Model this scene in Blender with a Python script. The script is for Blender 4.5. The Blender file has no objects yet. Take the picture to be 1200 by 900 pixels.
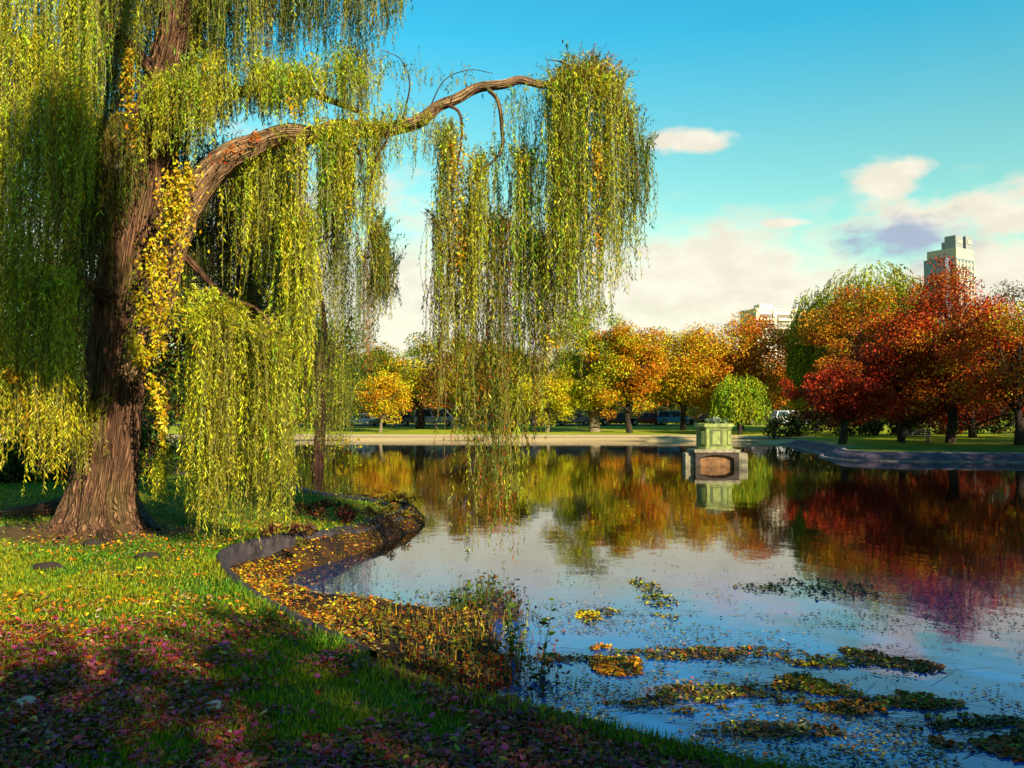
import bpy, bmesh, math, random
import numpy as np
from mathutils import Vector, Matrix

scene = bpy.context.scene
COL = scene.collection
R = math.radians
rng = np.random.default_rng(7)
random.seed(7)

# ------------------------------------------------------------------ camera
F = 1000.0
PITCH = math.atan(37 / 1000)
CAM_Z = 2.2
cd = bpy.data.cameras.new('camera')
cd.sensor_width = 36.0
cd.lens = 36.0 * F / 1200
cd.clip_start = 0.1
cd.clip_end = 5000
cam = bpy.data.objects.new('camera', cd)
COL.objects.link(cam)
cam.location = (0, 0, CAM_Z)
cam.rotation_euler = (math.pi / 2 + PITCH, 0, 0)
scene.camera = cam
_c, _s = math.cos(PITCH), math.sin(PITCH)


def ray(px, py):
    a, b = (px - 600) / F, (450 - py) / F
    return np.array((a, _c - b * _s, _s + b * _c))


def P(px, py, D):
    d = ray(px, py)
    d = d * (D / d[1])
    return np.array((d[0], d[1], d[2] + CAM_Z))


def PV(px, py, D):
    px, py, D = np.broadcast_arrays(np.asarray(px, float), np.asarray(py, float), np.asarray(D, float))
    a, b = (px - 600) / F, (450 - py) / F
    dy = _c - b * _s
    dz = _s + b * _c
    k = D / dy
    return np.stack((a * k, D, dz * k + CAM_Z), -1)


def G(px, py, z=0.0):
    d = ray(px, py)
    k = (z - CAM_Z) / d[2]
    return np.array((d[0] * k, d[1] * k, z))


# ------------------------------------------------------------------ noise
def _hash(ix, iy, seed):
    h = np.sin(ix * 127.1 + iy * 311.7 + seed * 74.7) * 43758.5453
    return h - np.floor(h)


def vnoise(x, y, seed=0):
    x = np.asarray(x, float); y = np.asarray(y, float)
    ix, iy = np.floor(x), np.floor(y)
    fx, fy = x - ix, y - iy
    fx = fx * fx * (3 - 2 * fx); fy = fy * fy * (3 - 2 * fy)
    a = _hash(ix, iy, seed); b = _hash(ix + 1, iy, seed)
    c = _hash(ix, iy + 1, seed); d = _hash(ix + 1, iy + 1, seed)
    return (a * (1 - fx) + b * fx) * (1 - fy) + (c * (1 - fx) + d * fx) * fy


def fbm(x, y, seed=0, oct=4):
    s, a, t = 0, 0.5, 0
    for i in range(oct):
        s = s + a * vnoise(np.asarray(x) * 2 ** i, np.asarray(y) * 2 ** i, seed + i * 13)
        t += a; a *= 0.5
    return s / t


def sstep(a, b, x):
    t = np.clip((np.asarray(x, float) - a) / (b - a), 0, 1)
    return t * t * (3 - 2 * t)


# ------------------------------------------------------------------ object helpers
def link(o, parent=None):
    COL.objects.link(o)
    if parent is not None:
        o.parent = parent
    return o


def tag(o, label=None, cat=None, group=None, kind=None):
    if label: o['label'] = label
    if cat: o['category'] = cat
    if group: o['group'] = group
    if kind: o['kind'] = kind
    return o


def thing(name, label, cat, loc, rz=0, group=None):
    o = bpy.data.objects.new(name, None)
    o.empty_display_size = 0.3
    link(o)
    o.location = tuple(float(v) for v in loc)
    o.rotation_euler = (0, 0, rz)
    return tag(o, label, cat, group)


def local(parent, V):
    """world points -> points local to an unrotated parent at its location"""
    if parent is None:
        return V
    return V - np.array(parent.location)


def mesh_np(name, V, quads, mat, parent=None, C=None, smooth=False, tris=None, extra=None, world=True):
    V = np.asarray(V, np.float32).reshape(-1, 3)
    if parent is not None and world:
        V = (V - np.array(parent.location, np.float32)).astype(np.float32)
    me = bpy.data.meshes.new(name)
    me.vertices.add(len(V))
    me.vertices.foreach_set('co', V.ravel())
    q = np.asarray(quads, np.int32)
    k = q.shape[1]
    nq = len(q)
    loops = q.ravel()
    starts = np.arange(nq, dtype=np.int32) * k
    if tris is not None and len(tris):
        t = np.asarray(tris, np.int32)
        starts = np.concatenate((starts, len(loops) + np.arange(len(t), dtype=np.int32) * 3)).astype(np.int32)
        loops = np.concatenate((loops, t.ravel())).astype(np.int32)
    me.loops.add(len(loops))
    me.loops.foreach_set('vertex_index', loops)
    me.polygons.add(len(starts))
    me.polygons.foreach_set('loop_start', starts)
    if smooth:
        me.polygons.foreach_set('use_smooth', np.ones(len(starts), bool))
    if C is not None:
        a = me.attributes.new('tint', 'FLOAT_COLOR', 'POINT')
        C = np.asarray(C, np.float32)
        if C.shape[1] == 3:
            C = np.concatenate((C, np.ones((len(C), 1), np.float32)), 1)
        a.data.foreach_set('color', C.ravel())
    if extra is not None:
        a = me.attributes.new('flow', 'FLOAT_VECTOR', 'POINT')
        a.data.foreach_set('vector', np.asarray(extra, np.float32).ravel())
    me.update(calc_edges=True)
    me.validate()
    me.materials.append(mat)
    o = bpy.data.objects.new(name, me)
    return link(o, parent)


def bm_obj(name, bm, mat, parent=None, smooth=False):
    me = bpy.data.meshes.new(name)
    bmesh.ops.recalc_face_normals(bm, faces=bm.faces)
    bm.to_mesh(me); bm.free()
    if smooth:
        for p in me.polygons: p.use_smooth = True
    me.materials.append(mat)
    return link(bpy.data.objects.new(name, me), parent)


def add_box(bm, c, s, rz=0.0, bevel=0.0, taper=1.0):
    r = bmesh.ops.create_cube(bm, size=1.0)
    vs = r['verts']
    for v in vs:
        k = taper if v.co.z > 0 else 1.0
        v.co = Vector((v.co.x * s[0] * k, v.co.y * s[1] * k, v.co.z * s[2]))
    if bevel:
        es = list({e for v in vs for e in v.link_edges})
        rr = bmesh.ops.bevel(bm, geom=es, offset=bevel, segments=2, affect='EDGES', profile=0.5)
        vs = [v for v in rr['verts']] + [v for v in vs if v.is_valid]
        vs = list(set(vs))
    M = Matrix.Translation(Vector(c)) @ Matrix.Rotation(rz, 4, 'Z')
    for v in vs:
        if v.is_valid: v.co = M @ v.co
    return vs


def box_obj(name, c, s, mat, parent=None, rz=0.0, bevel=0.0, taper=1.0):
    bm = bmesh.new(); add_box(bm, c, s, rz, bevel, taper)
    return bm_obj(name, bm, mat, parent)


def add_prism(bm, pts, z0, z1):
    lo = [bm.verts.new((p[0], p[1], z0)) for p in pts]
    hi = [bm.verts.new((p[0], p[1], z1)) for p in pts]
    n = len(pts)
    bm.faces.new(hi); bm.faces.new(lo[::-1])
    for i in range(n):
        bm.faces.new((lo[i], lo[(i + 1) % n], hi[(i + 1) % n], hi[i]))


# ------------------------------------------------------------------ materials
ALB = 0.62   # common factor on base colours; the exposure is set for it


def new_mat(name):
    m = bpy.data.materials.new(name); m.use_nodes = True
    nt = m.node_tree
    return m, nt, nt.nodes['Principled BSDF'], nt.nodes['Material Output']


def mat_plain(name, col, rough=0.6, metal=0.0, noise=0.15, scale=3.0, spec=0.3):
    m, nt, b, out = new_mat(name)
    b.inputs['Roughness'].default_value = rough
    b.inputs['Metallic'].default_value = metal
    b.inputs['Specular IOR Level'].default_value = spec
    tc = nt.nodes.new('ShaderNodeTexCoord')
    n = nt.nodes.new('ShaderNodeTexNoise'); n.inputs['Scale'].default_value = scale; n.inputs['Detail'].default_value = 5
    nt.links.new(tc.outputs['Object'], n.inputs['Vector'])
    r = nt.nodes.new('ShaderNodeValToRGB')
    r.color_ramp.elements[0].position = 0.3; r.color_ramp.elements[1].position = 0.7
    col = [c * ALB for c in col]
    r.color_ramp.elements[0].color = tuple(c * (1 - noise) for c in col) + (1,)
    r.color_ramp.elements[1].color = tuple(min(1, c * (1 + noise)) for c in col) + (1,)
    nt.links.new(n.outputs['Fac'], r.inputs['Fac'])
    nt.links.new(r.outputs['Color'], b.inputs['Base Color'])
    return m


def mat_leaf(name, trans=0.35, gloss=0.25):
    m, nt, b, out = new_mat(name)
    at = nt.nodes.new('ShaderNodeAttribute'); at.attribute_name = 'tint'
    b.inputs['Roughness'].default_value = 0.5
    b.inputs['Specular IOR Level'].default_value = gloss
    nt.links.new(at.outputs['Color'], b.inputs['Base Color'])
    if trans > 0:
        t = nt.nodes.new('ShaderNodeBsdfTranslucent')
        nt.links.new(at.outputs['Color'], t.inputs['Color'])
        mx = nt.nodes.new('ShaderNodeMixShader'); mx.inputs[0].default_value = trans
        nt.links.new(b.outputs[0], mx.inputs[1]); nt.links.new(t.outputs[0], mx.inputs[2])
        nt.links.new(mx.outputs[0], out.inputs['Surface'])
    return m


def mat_bark(name, c0, c1, bump=0.6):
    m, nt, b, out = new_mat(name)
    b.inputs['Roughness'].default_value = 0.85
    b.inputs['Specular IOR Level'].default_value = 0.15
    at = nt.nodes.new('ShaderNodeAttribute'); at.attribute_name = 'flow'
    n = nt.nodes.new('ShaderNodeTexNoise'); n.inputs['Scale'].default_value = 3.2; n.inputs['Detail'].default_value = 8; n.inputs['Roughness'].default_value = 0.65
    nt.links.new(at.outputs['Vector'], n.inputs['Vector'])
    v = nt.nodes.new('ShaderNodeTexVoronoi'); v.inputs['Scale'].default_value = 4.5; v.feature = 'DISTANCE_TO_EDGE'
    nt.links.new(at.outputs['Vector'], v.inputs['Vector'])
    r = nt.nodes.new('ShaderNodeValToRGB')
    r.color_ramp.elements[0].position = 0.32; r.color_ramp.elements[1].position = 0.68
    r.color_ramp.elements[0].color = tuple(c * ALB for c in c0) + (1,); r.color_ramp.elements[1].color = tuple(c * ALB for c in c1) + (1,)
    nt.links.new(n.outputs['Fac'], r.inputs['Fac'])
    nt.links.new(r.outputs['Color'], b.inputs['Base Color'])
    nw = nt.nodes.new('ShaderNodeTexNoise'); nw.inputs['Scale'].default_value = 2.0; nw.inputs['Detail'].default_value = 4
    nt.links.new(at.outputs['Vector'], nw.inputs['Vector'])
    wa = nt.nodes.new('ShaderNodeVectorMath'); wa.operation = 'MULTIPLY_ADD'; wa.inputs[1].default_value = (.35, .35, .35)
    nt.links.new(nw.outputs['Color'], wa.inputs[0]); nt.links.new(at.outputs['Vector'], wa.inputs[2])
    st = nt.nodes.new('ShaderNodeVectorMath'); st.operation = 'MULTIPLY'; st.inputs[1].default_value = (1.5, 1.5, .32)
    nt.links.new(wa.outputs[0], st.inputs[0]); nt.links.new(st.outputs[0], v.inputs['Vector'])
    mr = nt.nodes.new('ShaderNodeMapRange'); mr.inputs['From Max'].default_value = 0.3; mr.interpolation_type = 'SMOOTHSTEP'
    nt.links.new(v.outputs['Distance'], mr.inputs['Value'])
    # dark broken furrows and greenish lichen patches belong to the bark itself
    fur = nt.nodes.new('ShaderNodeMix'); fur.data_type = 'RGBA'; fur.inputs[6].default_value = tuple(c * ALB * .8 for c in c0) + (1,)
    mr2 = nt.nodes.new('ShaderNodeMapRange'); mr2.inputs['To Min'].default_value = .35
    nt.links.new(mr.outputs[0], mr2.inputs['Value']); nt.links.new(mr2.outputs[0], fur.inputs[0]); nt.links.new(r.outputs['Color'], fur.inputs[7])
    n3 = nt.nodes.new('ShaderNodeTexNoise'); n3.inputs['Scale'].default_value = .9; n3.inputs['Detail'].default_value = 6
    nt.links.new(at.outputs['Vector'], n3.inputs['Vector'])
    m3 = nt.nodes.new('ShaderNodeMapRange'); m3.inputs['From Min'].default_value = .52; m3.inputs['From Max'].default_value = .7; m3.inputs['To Max'].default_value = .55
    nt.links.new(n3.outputs['Fac'], m3.inputs['Value'])
    li = nt.nodes.new('ShaderNodeMix'); li.data_type = 'RGBA'; li.inputs[7].default_value = (.16 * ALB, .14 * ALB, .03 * ALB, 1)
    nt.links.new(m3.outputs[0], li.inputs[0]); nt.links.new(fur.outputs[2], li.inputs[6])
    nt.links.new(li.outputs[2], b.inputs['Base Color'])
    ad = nt.nodes.new('ShaderNodeMath'); ad.operation = 'ADD'
    nt.links.new(mr.outputs[0], ad.inputs[0]); nt.links.new(n.outputs['Fac'], ad.inputs[1])
    bp = nt.nodes.new('ShaderNodeBump'); bp.inputs['Strength'].default_value = bump; bp.inputs['Distance'].default_value = 0.05
    nt.links.new(ad.outputs[0], bp.inputs['Height'])
    nt.links.new(bp.outputs['Normal'], b.inputs['Normal'])
    return m


M_LEAF = mat_leaf('willow_leaf', 0.2)
M_FOL = mat_leaf('autumn_foliage', 0.18, 0.12)
M_GRASS = mat_leaf('grass_blade', 0.3, 0.2)
M_LITTER = mat_leaf('fallen_leaf', 0.1, 0.25)
M_BARK = mat_bark('shaded_willow_bark', (0.06, 0.023, 0.012), (0.47, 0.23, 0.11), 0.9)  # the trunk's shade is put into this darkened bark colour
M_BARKL = mat_bark('sunlit_limb_bark', (0.15, 0.065, 0.03), (0.85, 0.50, 0.24), 0.8)  # same bark, with sunlight on the long limb put into its paler colour
M_BARK2 = mat_bark('far_bark', (0.03, 0.02, 0.015), (0.10, 0.06, 0.04), 0.5)
M_BARKP = mat_bark('pale_bark', (0.26, 0.19, 0.11), (0.5, 0.37, 0.22), 0.5)
M_BARKR = mat_bark('reddish_bark', (0.035, 0.012, 0.010), (0.12, 0.04, 0.025), 0.6)

# palette (linear base colours)
YEL = (.80, .56, .010); GOLD = (.80, .38, .006); ORNG = (.72, .20, .005); RUST = (.44, .09, .006)
RED = (.64, .045, .006); DKRED = (.30, .018, .007); OLIVE = (.25, .22, .008); GREEN = (.09, .16, .008)
YGR = (.44, .47, .008); LIME = (.68, .63, .010); DKGR = (.028, .05, .01); BRN = (.16, .07, .012)
FRESH = (.28, .48, .010)


# ------------------------------------------------------------------ leaf builders
def norm(v):
    return v / np.maximum(np.linalg.norm(v, axis=-1, keepdims=True), 1e-9)


def leaf_quads(p, d, L, W, r, fold=0.2):
    """diamond leaves from p along d"""
    d = norm(d)
    side = norm(np.cross(d, norm(r.normal(size=d.shape))))
    nrm = np.cross(d, side)
    L = np.asarray(L)[:, None]; W = np.asarray(W)[:, None]
    m = p + d * L * 0.45 + nrm * W * fold
    return np.stack((p, m + side * W * 0.5, p + d * L, m - side * W * 0.5), 1)


def build_quads(name, Q, C, mat, parent=None):
    n = len(Q)
    V = Q.reshape(-1, 3)
    idx = np.arange(n * 4, dtype=np.int32).reshape(n, 4)
    return mesh_np(name, V, idx, mat, parent, np.repeat(np.asarray(C) * ALB, 4, 0))


def pick(pal, w, n, r):
    pal = np.array(pal, float)
    w = np.array(w, float) / np.sum(w)
    return pal[r.choice(len(pal), n, p=w)]


def jit(C, r, s=0.22, hue=0.08):
    k = np.exp(r.normal(0, s, (len(C), 1)))
    h = np.exp(r.normal(0, hue, C.shape))
    return np.clip(C * k * h, 0.001, 0.8)


def strands(starts, outv, L, r, step=0.045, llen=0.085, lwid=0.014, pal=(YGR,), w=(1,), tau=0.35, sway=0.06,
            stem=0.0025, stemcol=(.26, .22, .03), tipcol=None, spread=0.75, scol=None):
    n = len(starts)
    L = np.maximum(L, 0.15)
    ph = r.uniform(0, 6.28, (n, 4)); fr = r.uniform(0.6, 2.2, (n, 2)); sw = r.normal(0, sway, (n, 2)); lean = r.normal(0, .035, (n, 2)); lsz = r.uniform(.7, 1.25, n)
    if scol is None: scol = pick(pal, w, n, r)
    scol = jit(scol, r, 0.18, 0.06)

    def path(i, s):
        e = 1 - np.exp(-s / tau)
        p = starts[i] + outv[i] * e[:, None]
        p[:, 2] += -(s - tau * e)
        u = np.minimum(s / 1.0, 1.5)
        p[:, :2] += lean[i] * s[:, None]
        p[:, 0] += sw[i, 0] * u * np.sin(fr[i, 0] * s + ph[i, 0])
        p[:, 1] += sw[i, 1] * u * np.sin(fr[i, 1] * s + ph[i, 1])
        return p

    def tang(i, s):
        e = np.exp(-s / tau)
        t = outv[i] / tau * e[:, None]
        t[:, 2] += -(1 - e)
        t[:, 2] -= 0.02
        return norm(t)
    cnt = np.maximum((L / step).astype(int), 2)
    I = np.repeat(np.arange(n), cnt)
    k = np.concatenate([np.arange(c) for c in cnt])
    s = (k + r.uniform(0, 1, len(k))) * step
    p = path(I, s)
    t = tang(I, s)
    # leaves come in tufts along the strand
    gap = 0.5 + 0.5 * np.sin(s * (5 + 3 * fr[I, 0]) + ph[I, 2])
    keep = r.uniform(size=len(s)) < 0.25 + 0.75 * gap
    p, t, I2, s2 = p[keep], t[keep], I[keep], s[keep]
    rd = r.normal(size=p.shape); rd[:, 2] *= 0.5
    d = t * 0.85 + norm(rd) * spread
    d[:, 2] -= 0.25
    ll = llen * r.uniform(0.55, 1.25, len(p)) * lsz[I2]; lw = lwid * r.uniform(0.6, 1.3, len(p)) * lsz[I2]
    Q = leaf_quads(p, d, ll, lw, r)
    C = scol[I2]
    if tipcol is not None:
        f = (np.clip(s2 / L[I2], 0, 1) ** 2 * 0.6)[:, None]
        C = C * (1 - f) + np.array(tipcol) * f
    C = jit(C, r, 0.22, 0.08)
    # stems as thin ribbons
    st = np.maximum((L / 0.25).astype(int), 2)
    J = np.repeat(np.arange(n), st)
    k = np.concatenate([np.arange(c) for c in st])
    ds = (L / st)[J]
    a = path(J, k * ds); b = path(J, (k + 1) * ds)
    dx = np.zeros_like(a); ang = ph[J, 3]
    dx[:, 0] = np.cos(ang) * stem; dx[:, 1] = np.sin(ang) * stem
    Q2 = np.stack((a - dx, a + dx, b + dx, b - dx), 1)
    C2 = np.tile(np.array(stemcol, float), (len(Q2), 1))
    return np.concatenate((Q, Q2)), np.concatenate((C, C2))


def clump_leaves(cent, rad, cnt, size, r, pal, w, aspect=0.55, flat=0.7, jitter=0.25):
    n = len(cent)
    ccol = jit(pick(pal, w, n, r), r, 0.32, 0.08)
    I = np.repeat(np.arange(n), cnt)
    off = r.normal(size=(len(I), 3))
    off = norm(off) * (r.uniform(0, 1, (len(I), 1)) ** 0.45)
    off[:, 2] *= flat
    p = cent[I] + off * rad[I][:, None]
    d = norm(off) * 0.6 + norm(r.normal(size=off.shape)) * 0.9
    d[:, 2] -= 0.3
    L = size * r.uniform(0.6, 1.4, len(I))
    Q = leaf_quads(p - norm(d) * L[:, None] * 0.5, d, L, L * aspect, r)
    other = jit(pick(pal, w, len(I), r), r, 0.1, 0.05)
    f = (r.uniform(size=(len(I), 1)) < 0.4)
    C = np.where(f, other, ccol[I])
    return Q, jit(C, r, jitter, 0.07)


# ------------------------------------------------------------------ tubes
def catmull(pts, n):
    pts = np.asarray(pts, float)
    P0 = np.vstack((2 * pts[0] - pts[1], pts, 2 * pts[-1] - pts[-2]))
    out = []
    m = len(pts) - 1
    for t in np.linspace(0, m, n):
        i = min(int(t), m - 1); u = t - i
        a, b, c, d = P0[i], P0[i + 1], P0[i + 2], P0[i + 3]
        out.append(0.5 * ((2 * b) + (-a + c) * u + (2 * a - 5 * b + 4 * c - d) * u * u + (-a + 3 * b - 3 * c + d) * u ** 3))
    return np.array(out)


def tube_geo(pts, rad, nl=None, ns=12, rough=0.0, seed=0, lobes=None, twist=0.0):
    pts = np.asarray(pts, float); rad = np.asarray(rad, float)
    if nl is None: nl = len(pts) * 5
    q = catmull(np.column_stack((pts, rad)), nl)
    c, rr = q[:, :3], np.maximum(q[:, 3], 0.002)
    T = norm(np.gradient(c, axis=0))
    ref = np.array((1.0, 0.0, 0.0)) if abs(T[0, 0]) < 0.8 else np.array((0, 0, 1.0))
    u = norm(ref - T[0] * np.dot(ref, T[0]))
    U = []
    for i in range(nl):
        u = norm(u - T[i] * np.dot(u, T[i])); U.append(u)
    U = np.array(U); W = np.cross(T, U)
    a = np.linspace(0, 2 * np.pi, ns, endpoint=False)
    ln = np.concatenate(([0], np.cumsum(np.linalg.norm(np.diff(c, axis=0), axis=1))))
    A, Ln = np.meshgrid(a, ln)
    A2 = A + twist * Ln
    m = np.ones_like(A)
    if rough:
        f = 0
        rs = np.random.default_rng(seed)
        for k, am in ((3, .35), (5, .3), (9, .35), (14, .35), (21, .3), (27, .22)):
            f = f + am * np.sin(k * A2 + rs.uniform(0, 6.28) + 1.3 * np.sin(Ln * rs.uniform(.8, 2.6) + rs.uniform(0, 6)) * (1 + .06 * k))
        f = f + 0.5 * (fbm(A2 * 3, Ln * 2.2, seed, 4) - .5) * 2
        m = 1 + rough * f
    if lobes is not None:
        m = m + lobes(A2, Ln)
    V = c[:, None, :] + (rr[:, None] * m)[..., None] * (np.cos(A)[..., None] * U[:, None, :] + np.sin(A)[..., None] * W[:, None, :])
    V = V.reshape(-1, 3)
    i, j = np.meshgrid(np.arange(nl - 1), np.arange(ns), indexing='ij')
    j2 = (j + 1) % ns
    quads = np.stack((i * ns + j, i * ns + j2, (i + 1) * ns + j2, (i + 1) * ns + j), -1).reshape(-1, 4)
    flow = np.stack((np.cos(A) * rr[:, None] * 4, np.sin(A) * rr[:, None] * 4, Ln * 0.9), -1).reshape(-1, 3)
    return V, quads, flow


def join_geo(gs):
    V, Qs, Fl, n = [], [], [], 0
    for v, q, f in gs:
        V.append(v); Qs.append(q + n); Fl.append(f); n += len(v)
    return np.concatenate(V), np.concatenate(Qs), np.concatenate(Fl)


def tubes(name, gs, mat, parent=None):
    V, Qd, Fl = join_geo(gs)
    return mesh_np(name, V, Qd, mat, parent, smooth=True, extra=Fl)


# ------------------------------------------------------------------ terrain
LAG = np.array([(34, 0), (8, 1.2), (3, 3.25), (1.13, 4.5), (0.76, 4.78), (0.1, 5.3), (-.57, 5.8), (-1.40, 6.9),
                (-2.13, 7.9), (-2.75, 8.87), (-3.39, 10.1), (-3.73, 11.04), (-3.72, 11.76), (-3.47, 12.4),
                (-3.04, 13.5), (-2.6, 15.25), (-2.25, 17.1), (-2.4, 18.4), (-3.2, 19.8), (-4.6, 21.2), (-7.6, 24.6),
                (-12.8, 28), (-20, 32), (-45, 45), (-60, 58), (-50, 70), (-30, 74.5), (-16.5, 75.5), (0, 74), (12, 73),
                (18.5, 71), (20.3, 63), (18.2, 50), (16.8, 42.5), (23.6, 40), (31, 34), (34, 20), (36, 8)], float)


def closed_spline(pts, k=8):
    n = len(pts); out = []
    for i in range(n):
        a, b, c, d = pts[i - 1], pts[i], pts[(i + 1) % n], pts[(i + 2) % n]
        # centripetal-ish damping for uneven spacing
        lbc = np.linalg.norm(c - b)
        m1 = norm((c - a)[None])[0] * lbc; m2 = norm((d - b)[None])[0] * lbc
        for u in np.arange(k) / k:
            h = (2 * u ** 3 - 3 * u * u + 1) * b + (u ** 3 - 2 * u * u + u) * m1 + (-2 * u ** 3 + 3 * u * u) * c + (u ** 3 - u * u) * m2
            out.append(h)
    return np.array(out)


LAGS = closed_spline(LAG, 7)
SHELF = np.array([(-4.6, 11.6), (-4.2, 14), (-3.4, 16), (-3.2, 18), (-4.2, 20), (-5, 21.5), (-3.2, 20.3), (-2.05, 18.8), (-1.9, 17.2), (-2.25, 15.1), (-2.6, 13.4), (-2.95, 12.4), (-2.9, 11.6), (-2.35, 10.6), (-1.75, 10.4), (-1.0, 10.1), (-.25, 9.6), (0.1, 8.6),
                  (0.12, 7.2), (0.3, 6.3), (0.6, 5.4), (0.6, 4.9), (-.2, 4.8), (-3, 7), (-4.6, 10)], float)


def sdist(x, y, poly):
    """signed distance, positive outside"""
    x = x.ravel(); y = y.ravel()
    d = np.full(len(x), 1e9); ins = np.zeros(len(x), bool)
    n = len(poly)
    for i in range(n):
        a, b = poly[i], poly[(i + 1) % n]
        ex, ey = b - a
        wx, wy = x - a[0], y - a[1]
        t = np.clip((wx * ex + wy * ey) / (ex * ex + ey * ey + 1e-12), 0, 1)
        d = np.minimum(d, (wx - ex * t) ** 2 + (wy - ey * t) ** 2)
        c = (a[1] > y) != (b[1] > y)
        xi = (b[0] - a[0]) * (y - a[1]) / (b[1] - a[1] + 1e-12) + a[0]
        ins ^= c & (x < xi)
    return np.where(ins, -1, 1) * np.sqrt(d)


def height(x, y, sd=None):
    x = np.asarray(x, float); y = np.asarray(y, float); sh = x.shape
    x = x.ravel(); y = y.ravel()
    if sd is None: sd = sdist(x, y, LAGS)
    far = sstep(38, 60, y + np.maximum(0, -x - 15) * 0.6)
    right = sstep(9, 14, x) * (1 - sstep(52, 68, y))
    near = (1 - far) * (1 - right)
    und = (fbm(x * .5, y * .5, 3) - .5) * 0.10 + (fbm(x * 2.5, y * 2.5, 8, 3) - .5) * 0.035
    zn = (0.42 - .17 * sstep(12.2, 15, y) * sstep(-7.5, -5, x)) * sstep(-0.06, 0.06, sd) + np.clip(sd, 0, 40) * 0.012 + und * sstep(.1, .8, sd) * sstep(60, 10, np.abs(x))
    zf = 0.42 * sstep(-.5, 3.5, sd) + np.clip(sd - 3, 0, 30) * 0.021 + np.clip(sd - 60, 0, 900) * .004
    zr = 0.36 * sstep(0.1, 0.9, sd) + np.clip(sd - 1, 0, 30) * 0.012
    zl = near * zn + (1 - near) * ((1 - right) * zf + right * zr)
    s2 = sdist(x, y, SHELF)
    wat = -0.7 * sstep(0.0, 1.6, -sd)
    shelf = (fbm(x * 1.6, y * 1.6, 5) - .42) * 0.14 + 0.035
    shelf = shelf + (.16 + .14 * sstep(11.8, 13.0, y)) * sstep(-.7, -.02, sd)
    shelf = shelf - .022 * sstep(-1.7, -.9, x) * sstep(-.25, -.6, sd)
    f = 1 - sstep(-0.25, 0.55, s2)
    wat = wat * (1 - f) + shelf * f
    z = np.where(sd > 0.06, zl, np.where(sd < -0.06, wat, 0))
    m = np.abs(sd) <= 0.06
    t = (sd + 0.06) / 0.12
    z = np.where(m, wat * (1 - t) + zl * t, z) if True else z
    return z.reshape(sh)


def axis(lo, hi, fine_lo, fine_hi, fine, grow):
    c = list(np.arange(fine_lo, fine_hi + 1e-6, fine))
    s = fine; v = c[-1]
    while v < hi:
        s = min(s * grow, 400) if v > 140 or v < 60 else min(s * grow, 1.2)
        v += s; c.append(v)
    s = fine; v = c[0]; pre = []
    while v > lo:
        s = min(s * grow, 1.2) if v > -70 else min(s * 1.25, 400)
        v -= s; pre.append(v)
    return np.array(pre[::-1] + c)


gx = axis(-1800, 1800, -7.5, 3.0, 0.07, 1.07)
gy = axis(-300, 2500, 3.2, 21, 0.08, 1.06)
GX, GY = np.meshgrid(gx, gy)
SDG = sdist(GX, GY, LAGS)
GZ = height(GX, GY, SDG)
SDG = SDG.reshape(GX.shape)
S2G = sdist(GX, GY, SHELF).reshape(GX.shape)


def ground_col(x, y, sd, s2):
    n1 = fbm(x * .9, y * .9, 21); n2 = fbm(x * 4, y * 4, 22); n3 = fbm(x * .25, y * .25, 23)
    g = np.array((.07, .14, .008)); yl = np.array((.26, .22, .012)); dirt = np.array((.10, .055, .02)); mud = np.array((.028, .018, .013))
    sand = np.array((.70, .48, .22))
    c = g[None] + np.zeros((len(x), 3))
    f = sstep(.45, .7, n1 * .6 + n2 * .4)[:, None]
    c = c * (1 - f) + yl * f
    f = sstep(.6, .8, n2)[:, None] * .6
    c = c * (1 - f) + dirt * f
    far = sstep(45, 62, y)[:, None]
    fg = np.array((.40, .42, .012)) * (0.75 + .5 * n3[:, None]) * (.85 + .3 * n2[:, None])
    c = c * (1 - far) + fg * far
    f = far * (1 - sstep(2.0, 2.9, sd + (n2 - .5)))[:, None]
    c = c * (1 - f) + sand * f
    # bare earth round the willow foot
    dw = np.hypot(x + 6.3, (y - 13.2) * 1.2)
    f = (1 - sstep(1.1, 2.6, dw + (n2 - .5) * 1.2))[:, None]
    c = c * (1 - f) + np.array((.16, .085, .03)) * f
    # pond bed and mud shelf
    f = (sd < 0.0)[:, None] * 1.0
    litter = np.array((.075, .035, .012))
    m2 = mud * (1 - sstep(.4, .65, n2)[:, None]) + litter * sstep(.4, .65, n2)[:, None]
    bed = np.where((s2 < .3)[:, None], m2, np.array((.03, .028, .015)))
    c = c * (1 - f) + bed * f
    return c


GC = ground_col(GX.ravel(), GY.ravel(), SDG.ravel(), S2G.ravel())
ny, nx = GX.shape
ii, jj = np.meshgrid(np.arange(ny - 1), np.arange(nx - 1), indexing='ij')
gq = np.stack((ii * nx + jj, ii * nx + jj + 1, (ii + 1) * nx + jj + 1, (ii + 1) * nx + jj), -1).reshape(-1, 4)

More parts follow.
